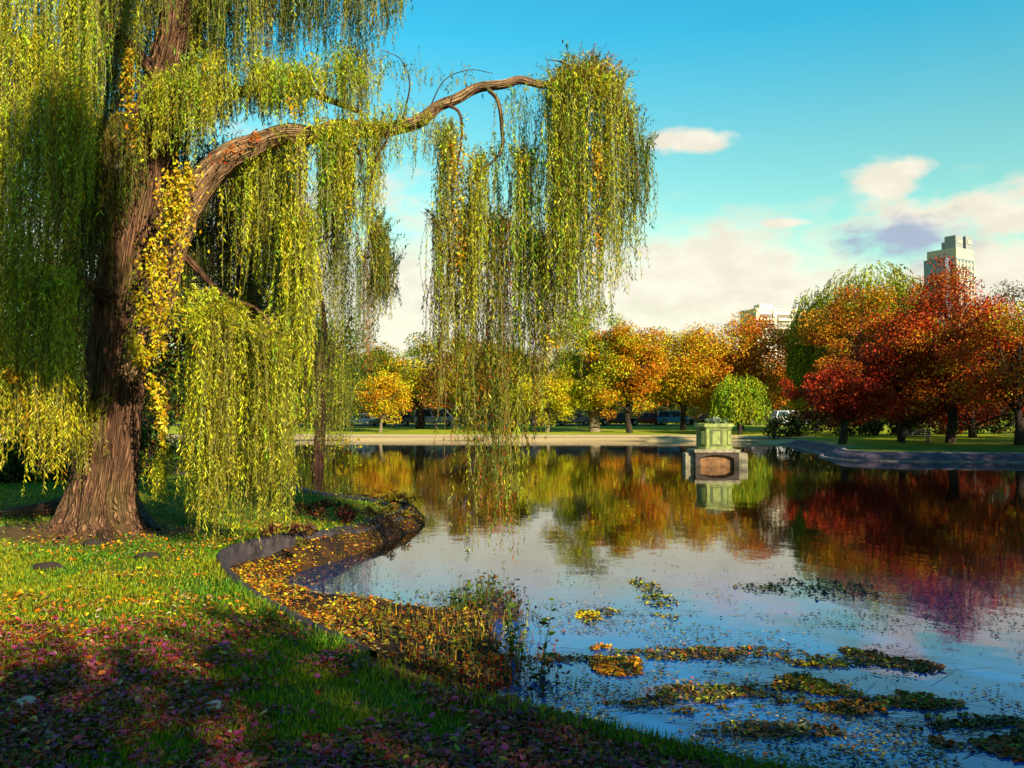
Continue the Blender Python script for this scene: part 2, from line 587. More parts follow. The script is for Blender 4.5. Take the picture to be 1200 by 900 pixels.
mg, nt, b, out = new_mat('ground_turf')
at = nt.nodes.new('ShaderNodeAttribute'); at.attribute_name = 'tint'
tc = nt.nodes.new('ShaderNodeTexCoord')
n = nt.nodes.new('ShaderNodeTexNoise'); n.inputs['Scale'].default_value = 14; n.inputs['Detail'].default_value = 6
nt.links.new(tc.outputs['Object'], n.inputs['Vector'])
mr = nt.nodes.new('ShaderNodeMapRange'); mr.inputs['To Min'].default_value = 0.45; mr.inputs['To Max'].default_value = 1.55
nt.links.new(n.outputs['Fac'], mr.inputs['Value'])
mx = nt.nodes.new('ShaderNodeVectorMath'); mx.operation = 'SCALE'
nt.links.new(at.outputs['Color'], mx.inputs[0]); nt.links.new(mr.outputs[0], mx.inputs['Scale'])
nt.links.new(mx.outputs[0], b.inputs['Base Color'])
b.inputs['Roughness'].default_value = 0.9; b.inputs['Specular IOR Level'].default_value = 0.1
bp = nt.nodes.new('ShaderNodeBump'); bp.inputs['Strength'].default_value = 0.7; bp.inputs['Distance'].default_value = 0.03
nt.links.new(n.outputs['Fac'], bp.inputs['Height']); nt.links.new(bp.outputs['Normal'], b.inputs['Normal'])
ground = mesh_np('ground', np.stack((GX, GY, GZ), -1), gq, mg, None, GC * ALB, smooth=True)
tag(ground, kind='structure')


def H1(x, y):
    return float(height(np.array([x]), np.array([y]))[0])


# ------------------------------------------------------------------ water
mw, nt, b, out = new_mat('pond_water')
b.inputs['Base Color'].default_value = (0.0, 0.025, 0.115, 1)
b.inputs['Roughness'].default_value = 0.03
b.inputs['IOR'].default_value = 2.0
b.inputs['Specular IOR Level'].default_value = 0.5
tc = nt.nodes.new('ShaderNodeTexCoord')
mp = nt.nodes.new('ShaderNodeMapping'); mp.inputs['Scale'].default_value = (1.0, 0.7, 1)
nt.links.new(tc.outputs['Object'], mp.inputs['Vector'])
n = nt.nodes.new('ShaderNodeTexNoise'); n.inputs['Scale'].default_value = 2.2; n.inputs['Detail'].default_value = 3
nt.links.new(mp.outputs[0], n.inputs['Vector'])
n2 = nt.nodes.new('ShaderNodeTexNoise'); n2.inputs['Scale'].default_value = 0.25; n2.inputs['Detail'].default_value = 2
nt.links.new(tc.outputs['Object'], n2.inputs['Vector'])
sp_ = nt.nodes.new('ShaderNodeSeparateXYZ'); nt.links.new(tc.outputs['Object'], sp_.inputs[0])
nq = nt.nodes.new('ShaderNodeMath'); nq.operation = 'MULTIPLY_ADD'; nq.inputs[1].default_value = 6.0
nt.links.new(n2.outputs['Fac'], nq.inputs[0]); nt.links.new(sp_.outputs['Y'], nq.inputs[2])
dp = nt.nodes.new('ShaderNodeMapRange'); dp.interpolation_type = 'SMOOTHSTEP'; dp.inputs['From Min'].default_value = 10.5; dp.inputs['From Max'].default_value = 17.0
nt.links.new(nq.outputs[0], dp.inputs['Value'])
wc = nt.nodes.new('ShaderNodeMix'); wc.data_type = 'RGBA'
wc.inputs[6].default_value = (0.0, 0.070, 0.27, 1); wc.inputs[7].default_value = (0.007, 0.006, 0.003, 1)  # blue of the reflected sky is put into the near water's base colour
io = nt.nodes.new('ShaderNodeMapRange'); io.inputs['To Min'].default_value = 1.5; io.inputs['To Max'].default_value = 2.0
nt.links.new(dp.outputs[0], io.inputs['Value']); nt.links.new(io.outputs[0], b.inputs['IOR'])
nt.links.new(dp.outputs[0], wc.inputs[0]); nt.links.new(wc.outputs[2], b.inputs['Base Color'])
mm = nt.nodes.new('ShaderNodeMath'); mm.operation = 'MULTIPLY'
nt.links.new(n.outputs['Fac'], mm.inputs[0]); nt.links.new(n2.outputs['Fac'], mm.inputs[1])
bp = nt.nodes.new('ShaderNodeBump'); bp.inputs['Strength'].default_value = 0.10; bp.inputs['Distance'].default_value = 0.06
nt.links.new(mm.outputs[0], bp.inputs['Height']); nt.links.new(bp.outputs['Normal'], b.inputs['Normal'])
wv = [(-75, -4, 0), (45, -4, 0), (45, 82, 0), (-75, 82, 0)]
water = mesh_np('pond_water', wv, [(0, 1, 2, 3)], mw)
tag(water, kind='structure')

# ------------------------------------------------------------------ path and road on the far bank
def strip(name, pts, w0, w1, lift, mat, step=1.0):
    """ribbon following a polyline at offsets w0..w1 to its left, laid on the terrain"""
    p = catmull(np.asarray(pts, float), int(np.sum(np.linalg.norm(np.diff(np.asarray(pts, float), axis=0), axis=1)) / step) + 2)
    t = norm(np.gradient(p, axis=0)); nl = np.stack((-t[:, 1], t[:, 0]), 1)
    k = 7
    V = []
    for w in np.linspace(w0, w1, k):
        q = p + nl * w
        V.append(np.column_stack((q, height(q[:, 0], q[:, 1]) + lift)))
    V = np.stack(V, 1)
    m = len(p)
    i, j = np.meshgrid(np.arange(m - 1), np.arange(k - 1), indexing='ij')
    q = np.stack((i * k + j, (i + 1) * k + j, (i + 1) * k + j + 1, i * k + j + 1), -1).reshape(-1, 4)
    return mesh_np(name, V, q, mat, smooth=True)


M_PATH = mat_plain('gravel_path', (.72, .50, .24), .95, 0, .25, 6)
M_ROAD = mat_plain('asphalt', (.05, .05, .055), .9, 0, .2, 2)
tag(strip('path', [(-60, 75), (-30, 77.2), (-16, 78.2), (0, 76.8), (12, 75.8), (19, 74.2), (24, 68)], -.9, 1.2, .035, M_PATH), kind='structure')
tag(strip('road', [(-150, 108), (-40, 108), (0, 108), (50, 108), (160, 110)], -4, 4, .03, M_ROAD, 3), kind='structure')

# ------------------------------------------------------------------ kerb round the near bank
M_STONE = mat_plain('granite_kerb', (.055, .04, .042), .9, 0, .6, 6)
def kerb_mesh(name, line, wfun, zf, zb, mat):
    t = norm(np.gradient(line, axis=0)); nl = np.stack((-t[:, 1], t[:, 0]), 1)
    m = len(line); V = []
    for k in range(m):
        a, bb = wfun(k / (m - 1), line[k])
        z = zf(line[k]) + 0.012 * math.sin(k * 1.7) * (vnoise(k * .3, 0, 4))
        pr = [(a, zb), (a, z - .03), (a + .03, z), (bb - .03, z + .015), (bb, z - .02), (bb, zb)]
        for w, zz in pr:
            q = line[k] + nl[k] * w
            V.append((q[0], q[1], zz))
    n = 6
    q = [(i * n + j, i * n + j + 1, (i + 1) * n + j + 1, (i + 1) * n + j) for i in range(m - 1) for j in range(n - 1)]
    return mesh_np(name, V, q, mat)


i0 = int(np.argmin(np.hypot(LAGS[:, 0] + 1.0, LAGS[:, 1] - 6.35)))
i1 = int(np.argmin(np.hypot(LAGS[:, 0] + 20, LAGS[:, 1] - 32)))
kl = LAGS[i0:i1 + 1]
kl = catmull(kl, 260)
def kw(t, p):
    s = float(sstep(11.5, 14.5, p[1]))
    return (-0.06 - .20 * s, 0.05 + .25 * s)
# the walk order has water on the right, so the left normal points to the land
kerb = kerb_mesh('kerb', kl, kw, lambda p: 0.45 - .18 * float(sstep(12.2, 15, p[1]) * sstep(-7.5, -5, p[0])), -0.35, M_STONE)
tag(kerb, kind='structure')

# ------------------------------------------------------------------ granite edging on the right bank
ia = int(np.argmin(np.hypot(LAGS[:, 0] - 20.3, LAGS[:, 1] - 63)))
ib = int(np.argmin(np.hypot(LAGS[:, 0] - 34, LAGS[:, 1] - 20)))
rl = catmull(LAGS[ia:ib + 1], 120)
M_EDGE = mat_plain('purple_granite', (.12, .075, .10), .8, 0, .4, 2.2)
M_COPE = mat_plain('pale_granite', (.24, .19, .165), .8, 0, .3, 2)
for mm_ in (M_EDGE, M_COPE):
    nt = mm_.node_tree; b = nt.nodes['Principled BSDF']
    tc = nt.nodes.new('ShaderNodeTexCoord'); v = nt.nodes.new('ShaderNodeTexVoronoi'); v.feature = 'DISTANCE_TO_EDGE'; v.inputs['Scale'].default_value = 1.1
    nt.links.new(tc.outputs['Object'], v.inputs['Vector'])
    mr = nt.nodes.new('ShaderNodeMapRange'); mr.inputs['From Max'].default_value = .07; mr.inputs['To Min'].default_value = .6
    nt.links.new(v.outputs['Distance'], mr.inputs['Value'])
    sc_ = nt.nodes.new('ShaderNodeVectorMath'); sc_.operation = 'SCALE'
    nt.links.new(b.inputs['Base Color'].links[0].from_socket, sc_.inputs[0]); nt.links.new(mr.outputs[0], sc_.inputs['Scale'])
    nt.links.new(sc_.outputs[0], b.inputs['Base Color'])
    bp = nt.nodes.new('ShaderNodeBump'); bp.inputs['Distance'].default_value = .05; nt.links.new(mr.outputs[0], bp.inputs['Height']); nt.links.new(bp.outputs[0], b.inputs['Normal'])
t_ = norm(np.gradient(rl, axis=0)); nl_ = np.stack((-t_[:, 1], t_[:, 0]), 1)
edge = thing('granite_edging', 'low sloped granite edging along the shaded right bank below the red trees', 'edging', (rl[40][0], rl[40][1], 0))
def prof(name, pr, mat):
    V = []; m = len(rl); n = len(pr)
    for k in range(m):
        for w, z in pr:
            q = rl[k] + nl_[k] * w
            V.append((q[0], q[1], z + .006 * math.sin(k * 2.1 + w * 3)))
    q = [(i * n + j, i * n + j + 1, (i + 1) * n + j + 1, (i + 1) * n + j) for i in range(m - 1) for j in range(n - 1)]
    return mesh_np(name, V, q, mat, edge)
prof('sloped_face', [(-.05, -.4), (.0, .10), (.55, .36), (.75, .385)], M_EDGE)
prof('coping', [(.74, .25), (.72, .42), (1.05, .43), (1.07, .2)], M_COPE)
prof('water_ledge', [(-.35, -.4), (-.33, .055), (-.04, .06), (-.02, -.3)], M_COPE)

# ------------------------------------------------------------------ big willow
W0 = PV(119, 622, 13.1)
WZ = H1(W0[0], W0[1])
wil = thing('willow_tree', 'huge old weeping willow with leaning trunk and one long arched limb over the pond', 'tree', (W0[0], W0[1], WZ))
tp = [(116, 640, 13.1, 60), (117, 612, 13.1, 46), (120, 575, 13.1, 37), (127, 520, 13.1, 33), (134, 450, 13.1, 31), (141, 380, 13.1, 31),
      (152, 300, 13.1, 31), (170, 210, 13.1, 30), (190, 125, 13.1, 27), (208, 45, 13.1, 24), (217, -15, 13.1, 22), (228, -130, 13.1, 17), (232, -230, 13.2, 9)]
tpts = np.array([P(a, b_, c) for a, b_, c, d in tp]); trad = np.array([d * c / 1000 for a, b_, c, d in tp])
def lob(A, Ln):
    f = np.exp(-np.maximum(Ln - .1, 0) / .55)
    return f * (.15 * np.cos(5 * A + .6) + .10 * np.cos(8 * A + 2) + .06 * np.cos(13 * A))
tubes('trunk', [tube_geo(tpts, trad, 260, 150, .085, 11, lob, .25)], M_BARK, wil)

lp = [(150, 440, 13.05, 18), (168, 395, 12.9, 20), (188, 328, 12.7, 19), (216, 250, 12.55, 18), (244, 207, 12.45, 16.5), (270, 183, 12.42, 15), (296, 172, 12.4, 13.5),
      (335, 157, 12.4, 12), (368, 158, 12.4, 10.5), (400, 149, 12.4, 9.5), (440, 153, 12.35, 8.4), (470, 148, 12.32, 7.8), (492, 141, 12.3, 7.2), (515, 124, 12.25, 6.3), (535, 116, 12.2, 5.9), (560, 103, 12.2, 5.6),
      (590, 99, 12.1, 5.2), (610, 94, 12.1, 4.8), (640, 100, 12.0, 3.9), (672, 92, 11.95, 3.0), (700, 84, 11.9, 2.0), (722, 96, 11.9, 1.2)]
lpts = np.array([P(a, b_, c) for a, b_, c, d in lp]); lrad = np.array([d * c / 1000 for a, b_, c, d in lp])
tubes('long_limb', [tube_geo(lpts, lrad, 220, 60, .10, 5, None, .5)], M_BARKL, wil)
limbs = [
    [(195, 105, 13.0, 10), (150, 50, 12.6, 6), (95, 10, 12.4, 5), (40, -30, 12.2, 4), (-20, -20, 11.8, 3)],
    [(208, 40, 13.0, 12), (260, -10, 12.8, 9), (330, -40, 12.5, 7), (400, -30, 12.4, 4), (450, -10, 12.4, 2)],
    [(165, 240, 13.0, 12), (110, 190, 12.5, 9), (60, 170, 12.1, 7), (10, 190, 11.9, 4)],
    [(160, 270, 13.2, 8), (215, 300, 13.4, 5), (260, 345, 12.5, 3), (300, 362, 11.9, 2), (335, 400, 11.7, 1.2)],
    [(145, 360, 13.0, 9), (100, 330, 12.2, 6), (70, 315, 11.8, 4), (40, 330, 11.6, 2)],
    [(200, 80, 13.2, 10), (255, 110, 13.6, 7), (330, 100, 13.8, 5), (420, 130, 13.8, 3)],
]
for L in limbs:
    pp = np.array([P(a, b_, c) for a, b_, c, d in L]); rr = np.array([d * c / 1000 for a, b_, c, d in L])
    tubes('limb', [tube_geo(pp, rr, 40, 14, .05, 3)], M_BARK, wil)
twigs = [
    [(572, 104, 12.1, 2.6), (584, 120, 12.05, 2.4), (588, 150, 12.0, 2.2), (587, 178, 12.0, 1.6), (565, 200, 12, 1.1), (545, 222, 12, .8)],
    [(522, 122, 12.2, 2.2), (538, 132, 12.1, 1.8), (541, 160, 12.1, 1.4), (535, 200, 12.1, 1)],
    [(650, 97, 12.0, 2.0), (690, 92, 11.7, 1.5), (728, 120, 11.6, 1.1), (745, 180, 11.6, .8), (750, 250, 11.6, .5)],
    [(640, 99, 12.0, 1.8), (665, 80, 12.1, 1.3), (655, 72, 12.2, .8), (640, 70, 12.2, .5)],
    [(660, 95, 12.0, 1.8), (672, 120, 11.8, 1.3), (676, 180, 11.8, .9), (670, 260, 11.8, .6)],
    [(640, 97, 12.0, 2.0), (680, 78, 11.9, 1.4), (715, 82, 11.8, 1), (735, 110, 11.7, .6)],
    [(470, 146, 12.3, 1.4), (480, 100, 12.2, .8), (470, 70, 12.2, .6), (445, 58, 12.2, .4)],
    [(500, 135, 12.3, 1.0), (520, 95, 12.2, .6), (550, 82, 12.1, .5), (578, 86, 12.1, .35)],
    [(405, 158, 12.3, 1.6), (418, 172, 12.1, 1.3), (426, 192, 12.0, .7)],
    [(450, 148, 12.3, 2), (455, 160, 12.0, 1.5), (440, 190, 11.9, 1), (430, 240, 11.9, .8)],
    [(162, 440, 12.6, 1.2), (172, 500, 12.4, .9), (182, 545, 12.4, .8), (180, 570, 12.4, .6)],
    [(330, 160, 12.3, 2.0), (350, 175, 12.0, 1.6), (352, 240, 11.9, 1.0), (350, 330, 11.9, .8)],
]
for L in twigs:
    pp = np.array([P(a, b_, c) for a, b_, c, d in L]); rr = np.array([d * c / 1000 for a, b_, c, d in L])
    tubes('hanging_branch', [tube_geo(pp, rr, 26, 8)], M_BARK, wil)
# surface roots
def gnd(px, py, up=0.0):
    z = .5
    for _ in range(4):
        g = G(px, py, z); z = H1(g[0], g[1])
    return np.array((g[0], g[1], z + up))
for L in ([(98, 598, .18, .22), (60, 604, .10, .15), (20, 606, .06, .11), (-30, 602, -.02, .07)],
          [(150, 600, .20, .2), (170, 616, .06, .13), (186, 622, -.03, .07)],
          [(118, 612, .18, .22), (122, 628, .05, .13), (128, 640, -.04, .07)],
          [(92, 606, .15, .18), (84, 622, .04, .10), (70, 632, -.03, .06)]):
    pp = np.array([gnd(a, b_, u) for a, b_, u, r_ in L]); rr = np.array([r_ for *_, r_ in L])
    tubes('root', [tube_geo(pp, rr, 30, 16, .08, 9)], M_BARK, wil)

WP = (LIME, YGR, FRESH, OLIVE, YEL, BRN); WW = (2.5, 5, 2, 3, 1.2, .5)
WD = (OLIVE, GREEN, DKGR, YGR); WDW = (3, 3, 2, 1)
WB = (LIME, YEL, YGR, FRESH, OLIVE); WBW = (3.5, 2, 4, 1, 2)
WR = (OLIVE, BRN, YGR, RUST, GREEN); WRW = (4, 3, 2, 1.3, 2)


DENS = 3.0


def curtain(name, top, bot, n, D0, D1, pal, w, seed, out=0.25, jx=14, jy=14, part=True, tau=.3, step=.027, llen=.074, lwid=.0155, lmin=.55, tip=None,
            bunch=0.0, sway=.05):
    r = np.random.default_rng(seed)
    n = int(n * DENS)
    top = np.array(top, float); bot = np.array(bot, float)
    seg = np.concatenate(([0], np.cumsum(np.abs(np.diff(top[:, 0])) + .6 * np.abs(np.diff(top[:, 1])))))
    u = r.uniform(0, seg[-1], n)
    if bunch:
        bunch = min(.92, bunch + .35)
        nb = max(3, int(seg[-1] / 15))
        cb = r.uniform(0, seg[-1], nb)
        u2 = cb[r.integers(0, nb, n)] + r.normal(0, 3.6, n)
        u = np.where(r.uniform(size=n) < bunch, np.clip(u2, 0, seg[-1]), u)
    # neighbouring strands share a length and a colour
    cell = np.floor(u / 9.0 + r.uniform()).astype(int)
    cl_len = r.uniform(.74, 1.06, cell.max() + 1)[cell]
    cl_col = r.choice(len(pal), cell.max() + 1, p=np.array(w, float) / np.sum(w))[cell]
    own = r.choice(len(pal), n, p=np.array(w, float) / np.sum(w))
    scol = np.array(pal, float)[np.where(r.uniform(size=n) < .6, cl_col, own)]
    px = np.interp(u, seg, top[:, 0]) + r.normal(0, jx * .4, n)
    py = np.interp(u, seg, top[:, 1]) + r.normal(0, jy * .6, n)
    D = r.uniform(D0, D1, n)
    s = PV(px, py, D)
    by = np.interp(px, bot[:, 0], bot[:, 1])
    f = r.uniform(lmin, 1.06, n) ** .8 * np.where(r.uniform(size=n) < .75, cl_len, 1)
    by = py + (by - py) * f
    e = PV(px, by, D)
    L = s[:, 2] - e[:, 2]
    ang = r.uniform(0, 6.28, n)
    o = np.stack((np.cos(ang), np.sin(ang), np.zeros(n)), 1) * (out * r.uniform(.3, 1.2, n))[:, None]
    Q, C = strands(s - o, o, L, r, step, llen, lwid, pal, w, tau=tau, tipcol=tip, sway=sway, scol=scol)
    return Q, C


def curtain_part(*specs, name='hanging_foliage'):
    Qs, Cs = zip(*[curtain(None, **sp) for sp in specs])
    return build_quads(name, np.concatenate(Qs), np.concatenate(Cs), M_LEAF, wil)


# left curtain
curtain_part(
    dict(top=[(-60, -120), (110, -140)], bot=[(-60, 330), (0, 330), (60, 360), (110, 300)], n=200, D0=11.0, D1=12.4, pal=WP, w=WW, seed=1, lmin=.5, bunch=.4),
    dict(top=[(-40, 20), (20, 40), (60, 60), (105, 120)], bot=[(-40, 545), (10, 560), (40, 420), (70, 380), (110, 300)], n=150, D0=11.2, D1=12.2, pal=WB, w=WBW, seed=2, bunch=.4),
)
curtain_part(
    dict(top=[(-20, 300), (30, 330), (70, 318), (90, 350)], bot=[(-20, 560), (15, 560), (50, 600), (75, 575), (100, 520)], n=150, D0=11.2, D1=12.0, pal=WB, w=WBW, seed=3, bunch=.5, lmin=.6, tip=YEL),
    dict(top=[(0, 400), (40, 470), (70, 460)], bot=[(0, 540), (30, 560), (60, 585), (80, 580)], n=45, D0=11.4, D1=12.2, pal=(GOLD, LIME, YEL), w=(2, 2, 2), seed=4, bunch=.5),
    dict(top=[(72, 450), (95, 480), (112, 470)], bot=[(70, 560), (95, 600), (112, 560)], n=36, D0=12.2, D1=12.7, pal=(OLIVE, LIME, GOLD), w=(3, 2, 1), seed=44, lmin=.5),
)
# upper mass right of the trunk, above the limb
curtain_part(
    dict(top=[(225, -60), (300, -90), (400, -90), (465, -60)], bot=[(225, 90), (300, 120), (330, 40), (360, 70), (400, 50), (430, 120), (470, 40)], n=210, D0=12.0, D1=13.6, pal=WD, w=WDW, seed=5, lmin=.5, bunch=.5),
    dict(top=[(225, 60), (270, 70), (320, 75), (370, 85), (410, 60), (440, 80)], bot=[(215, 200), (260, 165), (320, 165), (380, 165), (440, 175)], n=240, D0=11.9, D1=13.2, pal=WP, w=WW, seed=6, bunch=.3),
    dict(top=[(225, 95), (270, 100), (330, 100)], bot=[(225, 190), (270, 165), (330, 155)], n=110, D0=12.7, D1=13.8, pal=(YGR, OLIVE, GREEN), w=(2, 2, 2), seed=57, lmin=.6),
    dict(top=[(170, 95), (215, 85), (250, 100)], bot=[(170, 205), (215, 215), (255, 195)], n=80, D0=12.0, D1=12.6, pal=WP, w=WW, seed=7),
)
# left of the trunk top
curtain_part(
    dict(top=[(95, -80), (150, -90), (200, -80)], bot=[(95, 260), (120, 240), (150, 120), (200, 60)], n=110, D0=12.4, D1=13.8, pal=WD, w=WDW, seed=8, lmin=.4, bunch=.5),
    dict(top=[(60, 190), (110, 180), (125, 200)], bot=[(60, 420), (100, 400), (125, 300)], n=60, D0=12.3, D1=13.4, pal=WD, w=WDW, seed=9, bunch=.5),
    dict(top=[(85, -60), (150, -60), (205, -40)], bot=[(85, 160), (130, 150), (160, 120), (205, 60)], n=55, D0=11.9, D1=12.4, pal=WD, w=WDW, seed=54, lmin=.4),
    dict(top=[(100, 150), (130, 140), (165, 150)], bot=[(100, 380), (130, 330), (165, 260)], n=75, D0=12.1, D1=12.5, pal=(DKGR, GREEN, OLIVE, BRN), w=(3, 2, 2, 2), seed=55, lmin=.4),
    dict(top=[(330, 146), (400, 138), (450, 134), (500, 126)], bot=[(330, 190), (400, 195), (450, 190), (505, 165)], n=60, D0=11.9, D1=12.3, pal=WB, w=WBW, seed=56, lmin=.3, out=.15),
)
# curtain hanging below the limb
curtain_part(
    dict(top=[(250, 210), (300, 178), (340, 165)], bot=[(250, 350), (300, 380), (345, 350)], n=85, D0=12.3, D1=13.4, pal=WP, w=WW, seed=10, bunch=.85, lmin=.5),
    dict(top=[(335, 165), (380, 160), (440, 150)], bot=[(335, 470), (360, 480), (385, 300), (410, 300), (430, 330), (445, 260)], n=170, D0=11.8, D1=12.8, pal=WB, w=WBW, seed=11, bunch=.55, lmin=.5),
    dict(top=[(380, 180), (420, 190), (455, 300)], bot=[(380, 420), (410, 400), (440, 390), (465, 385)], n=90, D0=12.4, D1=13.6, pal=WD, w=WDW, seed=12, bunch=.6, lmin=.6),
    dict(top=[(335, 250), (350, 260), (368, 250)], bot=[(330, 520), (350, 520), (370, 470)], n=50, D0=11.9, D1=12.3, pal=WB, w=WBW, seed=13, bunch=.5),
)
# inner dark strands
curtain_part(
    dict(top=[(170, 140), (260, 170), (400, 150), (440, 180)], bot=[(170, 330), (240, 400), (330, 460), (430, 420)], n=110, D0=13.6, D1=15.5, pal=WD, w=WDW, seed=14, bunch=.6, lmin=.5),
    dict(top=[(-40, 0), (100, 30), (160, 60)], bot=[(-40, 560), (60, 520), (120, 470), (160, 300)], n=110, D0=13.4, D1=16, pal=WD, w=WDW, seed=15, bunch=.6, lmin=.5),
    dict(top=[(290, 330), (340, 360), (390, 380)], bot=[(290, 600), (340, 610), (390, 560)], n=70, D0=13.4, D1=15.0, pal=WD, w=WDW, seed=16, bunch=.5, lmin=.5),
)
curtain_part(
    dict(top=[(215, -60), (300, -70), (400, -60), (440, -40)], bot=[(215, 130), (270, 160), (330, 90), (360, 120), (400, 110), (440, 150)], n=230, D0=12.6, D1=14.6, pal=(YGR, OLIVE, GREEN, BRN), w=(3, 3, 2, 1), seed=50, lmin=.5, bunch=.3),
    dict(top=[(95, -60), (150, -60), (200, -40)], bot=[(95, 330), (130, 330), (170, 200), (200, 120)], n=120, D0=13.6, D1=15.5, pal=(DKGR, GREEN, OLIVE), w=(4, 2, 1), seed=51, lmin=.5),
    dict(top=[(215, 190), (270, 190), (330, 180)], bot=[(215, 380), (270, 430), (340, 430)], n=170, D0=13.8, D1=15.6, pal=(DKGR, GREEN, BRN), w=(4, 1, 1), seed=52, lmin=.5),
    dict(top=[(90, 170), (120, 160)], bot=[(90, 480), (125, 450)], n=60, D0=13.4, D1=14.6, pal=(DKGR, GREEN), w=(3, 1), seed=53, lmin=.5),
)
# bright drooping clump in front, right of the trunk
curtain_part(
    dict(top=[(222, 385), (245, 362), (275, 358), (300, 372), (322, 398)], bot=[(215, 600), (240, 640), (285, 655), (310, 640), (345, 600)], n=190, D0=11.0, D1=11.9, pal=WB, w=WBW, seed=17, bunch=.45, lmin=.62, out=.35, jy=10),
    dict(top=[(300, 378), (325, 400), (338, 430)], bot=[(300, 640), (330, 640), (350, 600)], n=60, D0=11.4, D1=12.2, pal=WP, w=WW, seed=18, bunch=.5),
    dict(top=[(205, 352), (225, 340), (250, 338), (265, 348)], bot=[(200, 400), (230, 380), (260, 380)], n=26, D0=11.6, D1=12.0, pal=WB, w=WBW, seed=19, out=.2, jy=5),
    dict(top=[(183, 540), (196, 545)], bot=[(180, 610), (200, 615)], n=26, D0=12.2, D1=12.5, pal=(YEL, LIME), w=(1, 2), seed=20, out=.08),
)
# wispy strands on the middle of the limb
curtain_part(
    dict(top=[(440, 65), (480, 75), (520, 90), (570, 92)], bot=[(440, 140), (480, 135), (520, 120), (570, 125)], n=34, D0=11.8, D1=12.4, pal=WD, w=WDW, seed=21, step=.07, out=.15),
    dict(top=[(440, 140), (500, 140), (520, 150)], bot=[(440, 215), (490, 235), (525, 215)], n=34, D0=11.8, D1=12.4, pal=WP, w=WW, seed=22, step=.05, out=.2),
    dict(top=[(455, -40), (475, -40)], bot=[(455, 80), (475, 40)], n=18, D0=12, D1=12.6, pal=WD, w=WDW, seed=23),
)
# middle hanging curtain
curtain_part(
    dict(top=[(508, 165), (530, 140), (545, 150)], bot=[(505, 440), (530, 500), (550, 520)], n=32, D0=11.7, D1=12.5, pal=WP, w=WW, seed=24, bunch=.5),
    dict(top=[(545, 200), (575, 168), (600, 172), (640, 190)], bot=[(540, 440), (570, 420), (600, 440), (640, 430)], n=85, D0=11.7, D1=12.6, pal=(YGR, OLIVE, FRESH, LIME), w=(3, 3, 2, 2), seed=25, bunch=.6, lmin=.5),
    dict(top=[(512, 250), (560, 240), (610, 270), (640, 280)], bot=[(505, 450), (530, 600), (550, 650), (580, 665), (608, 650), (622, 560), (640, 470)], n=110, D0=11.8, D1=12.8, pal=WR, w=WRW, seed=26, bunch=.6, lmin=.55),
    dict(top=[(590, 115), (610, 108), (635, 105)], bot=[(590, 200), (610, 230), (635, 260)], n=22, D0=11.8, D1=12.4, pal=WP, w=WW, seed=27, step=.06),
)
# tip cascade
curtain_part(
    dict(top=[(640, 105), (660, 85), (690, 76), (715, 85), (728, 105)], bot=[(640, 440), (665, 430), (690, 420), (715, 370), (735, 330)], n=140, D0=11.3, D1=12.5, pal=WP, w=WW, seed=28, bunch=.45, lmin=.5, out=.35),
    dict(top=[(735, 120), (750, 155), (765, 190)], bot=[(735, 340), (755, 290), (772, 275)], n=40, D0=11.5, D1=12.3, pal=WD, w=WDW, seed=29, bunch=.5, out=.2, lmin=.6),
    dict(top=[(640, 120), (670, 110), (700, 110), (720, 130)], bot=[(640, 470), (680, 460), (700, 470), (735, 360)], n=40, D0=11.6, D1=12.6, pal=(OLIVE, GREEN, YGR), w=(2, 1, 2), seed=30, bunch=.7, lmin=.7),
    dict(top=[(655, 82), (690, 70), (720, 80)], bot=[(655, 150), (690, 150), (725, 160)], n=60, D0=11.5, D1=12.3, pal=(ORNG, GOLD, OLIVE, BRN), w=(2, 2, 2, 1), seed=31, out=.3, jy=10),
)


# unseen foliage and limb added high over the lawn to shade the trunk
r = np.random.default_rng(66)
n = 1500
s0 = np.stack((r.uniform(-2.5, -1.35, n), r.uniform(5.2, 6.2, n), r.uniform(7.2, 9.6, n)), 1)
an = r.uniform(0, 6.28, n)
o0 = np.stack((np.cos(an), np.sin(an), np.zeros(n)), 1) * .25
Q, C = strands(s0, o0, np.minimum(r.uniform(1.2, 4.2, n), s0[:, 2] - 5.5), r, .06, .11, .035, WP, WW)
build_quads('hanging_foliage', Q, C, M_LEAF, wil)
tubes('limb', [tube_geo([P(222, -60, 13.1), (-4.2, 10.4, 10.3), (-2.6, 8.0, 10.4), (-1.7, 6.3, 9.7), (-1.3, 5.4, 9.3)], (.16, .12, .09, .06, .02), 40, 12, .05, 8)], M_BARK, wil)  # unseen limb, added to carry the foliage that shades the trunk


def spray(cpts, n, D, pal, w, seed, size=.055, name='golden_foliage', depth=.12):
    """broad golden leaves along a pixel path (px, py, halfwidth)"""
    r = np.random.default_rng(seed)
    c = np.array(cpts, float)
    u = r.uniform(0, len(c) - 1, n)
    px = np.interp(u, np.arange(len(c)), c[:, 0]); py = np.interp(u, np.arange(len(c)), c[:, 1]); hw = np.interp(u, np.arange(len(c)), c[:, 2])
    px = px + r.normal(0, .5, n) * hw; py = py + r.normal(0, .35, n) * hw
    k = fbm(px * .07 + seed, py * .035, seed) + r.normal(0, .05, n) > .44
    px, py = px[k], py[k]; n = len(px)
    p = PV(px, py, D + r.normal(0, depth, n))
    d = norm(r.normal(size=(n, 3))) * .9; d[:, 2] -= .8; d[:, 1] -= .2
    L = size * r.uniform(.7, 1.5, n)
    Q = leaf_quads(p, d, L, L * .5, r)
    return build_quads(name, Q, jit(pick(pal, w, n, r), r, .2, .06), M_LEAF, wil)


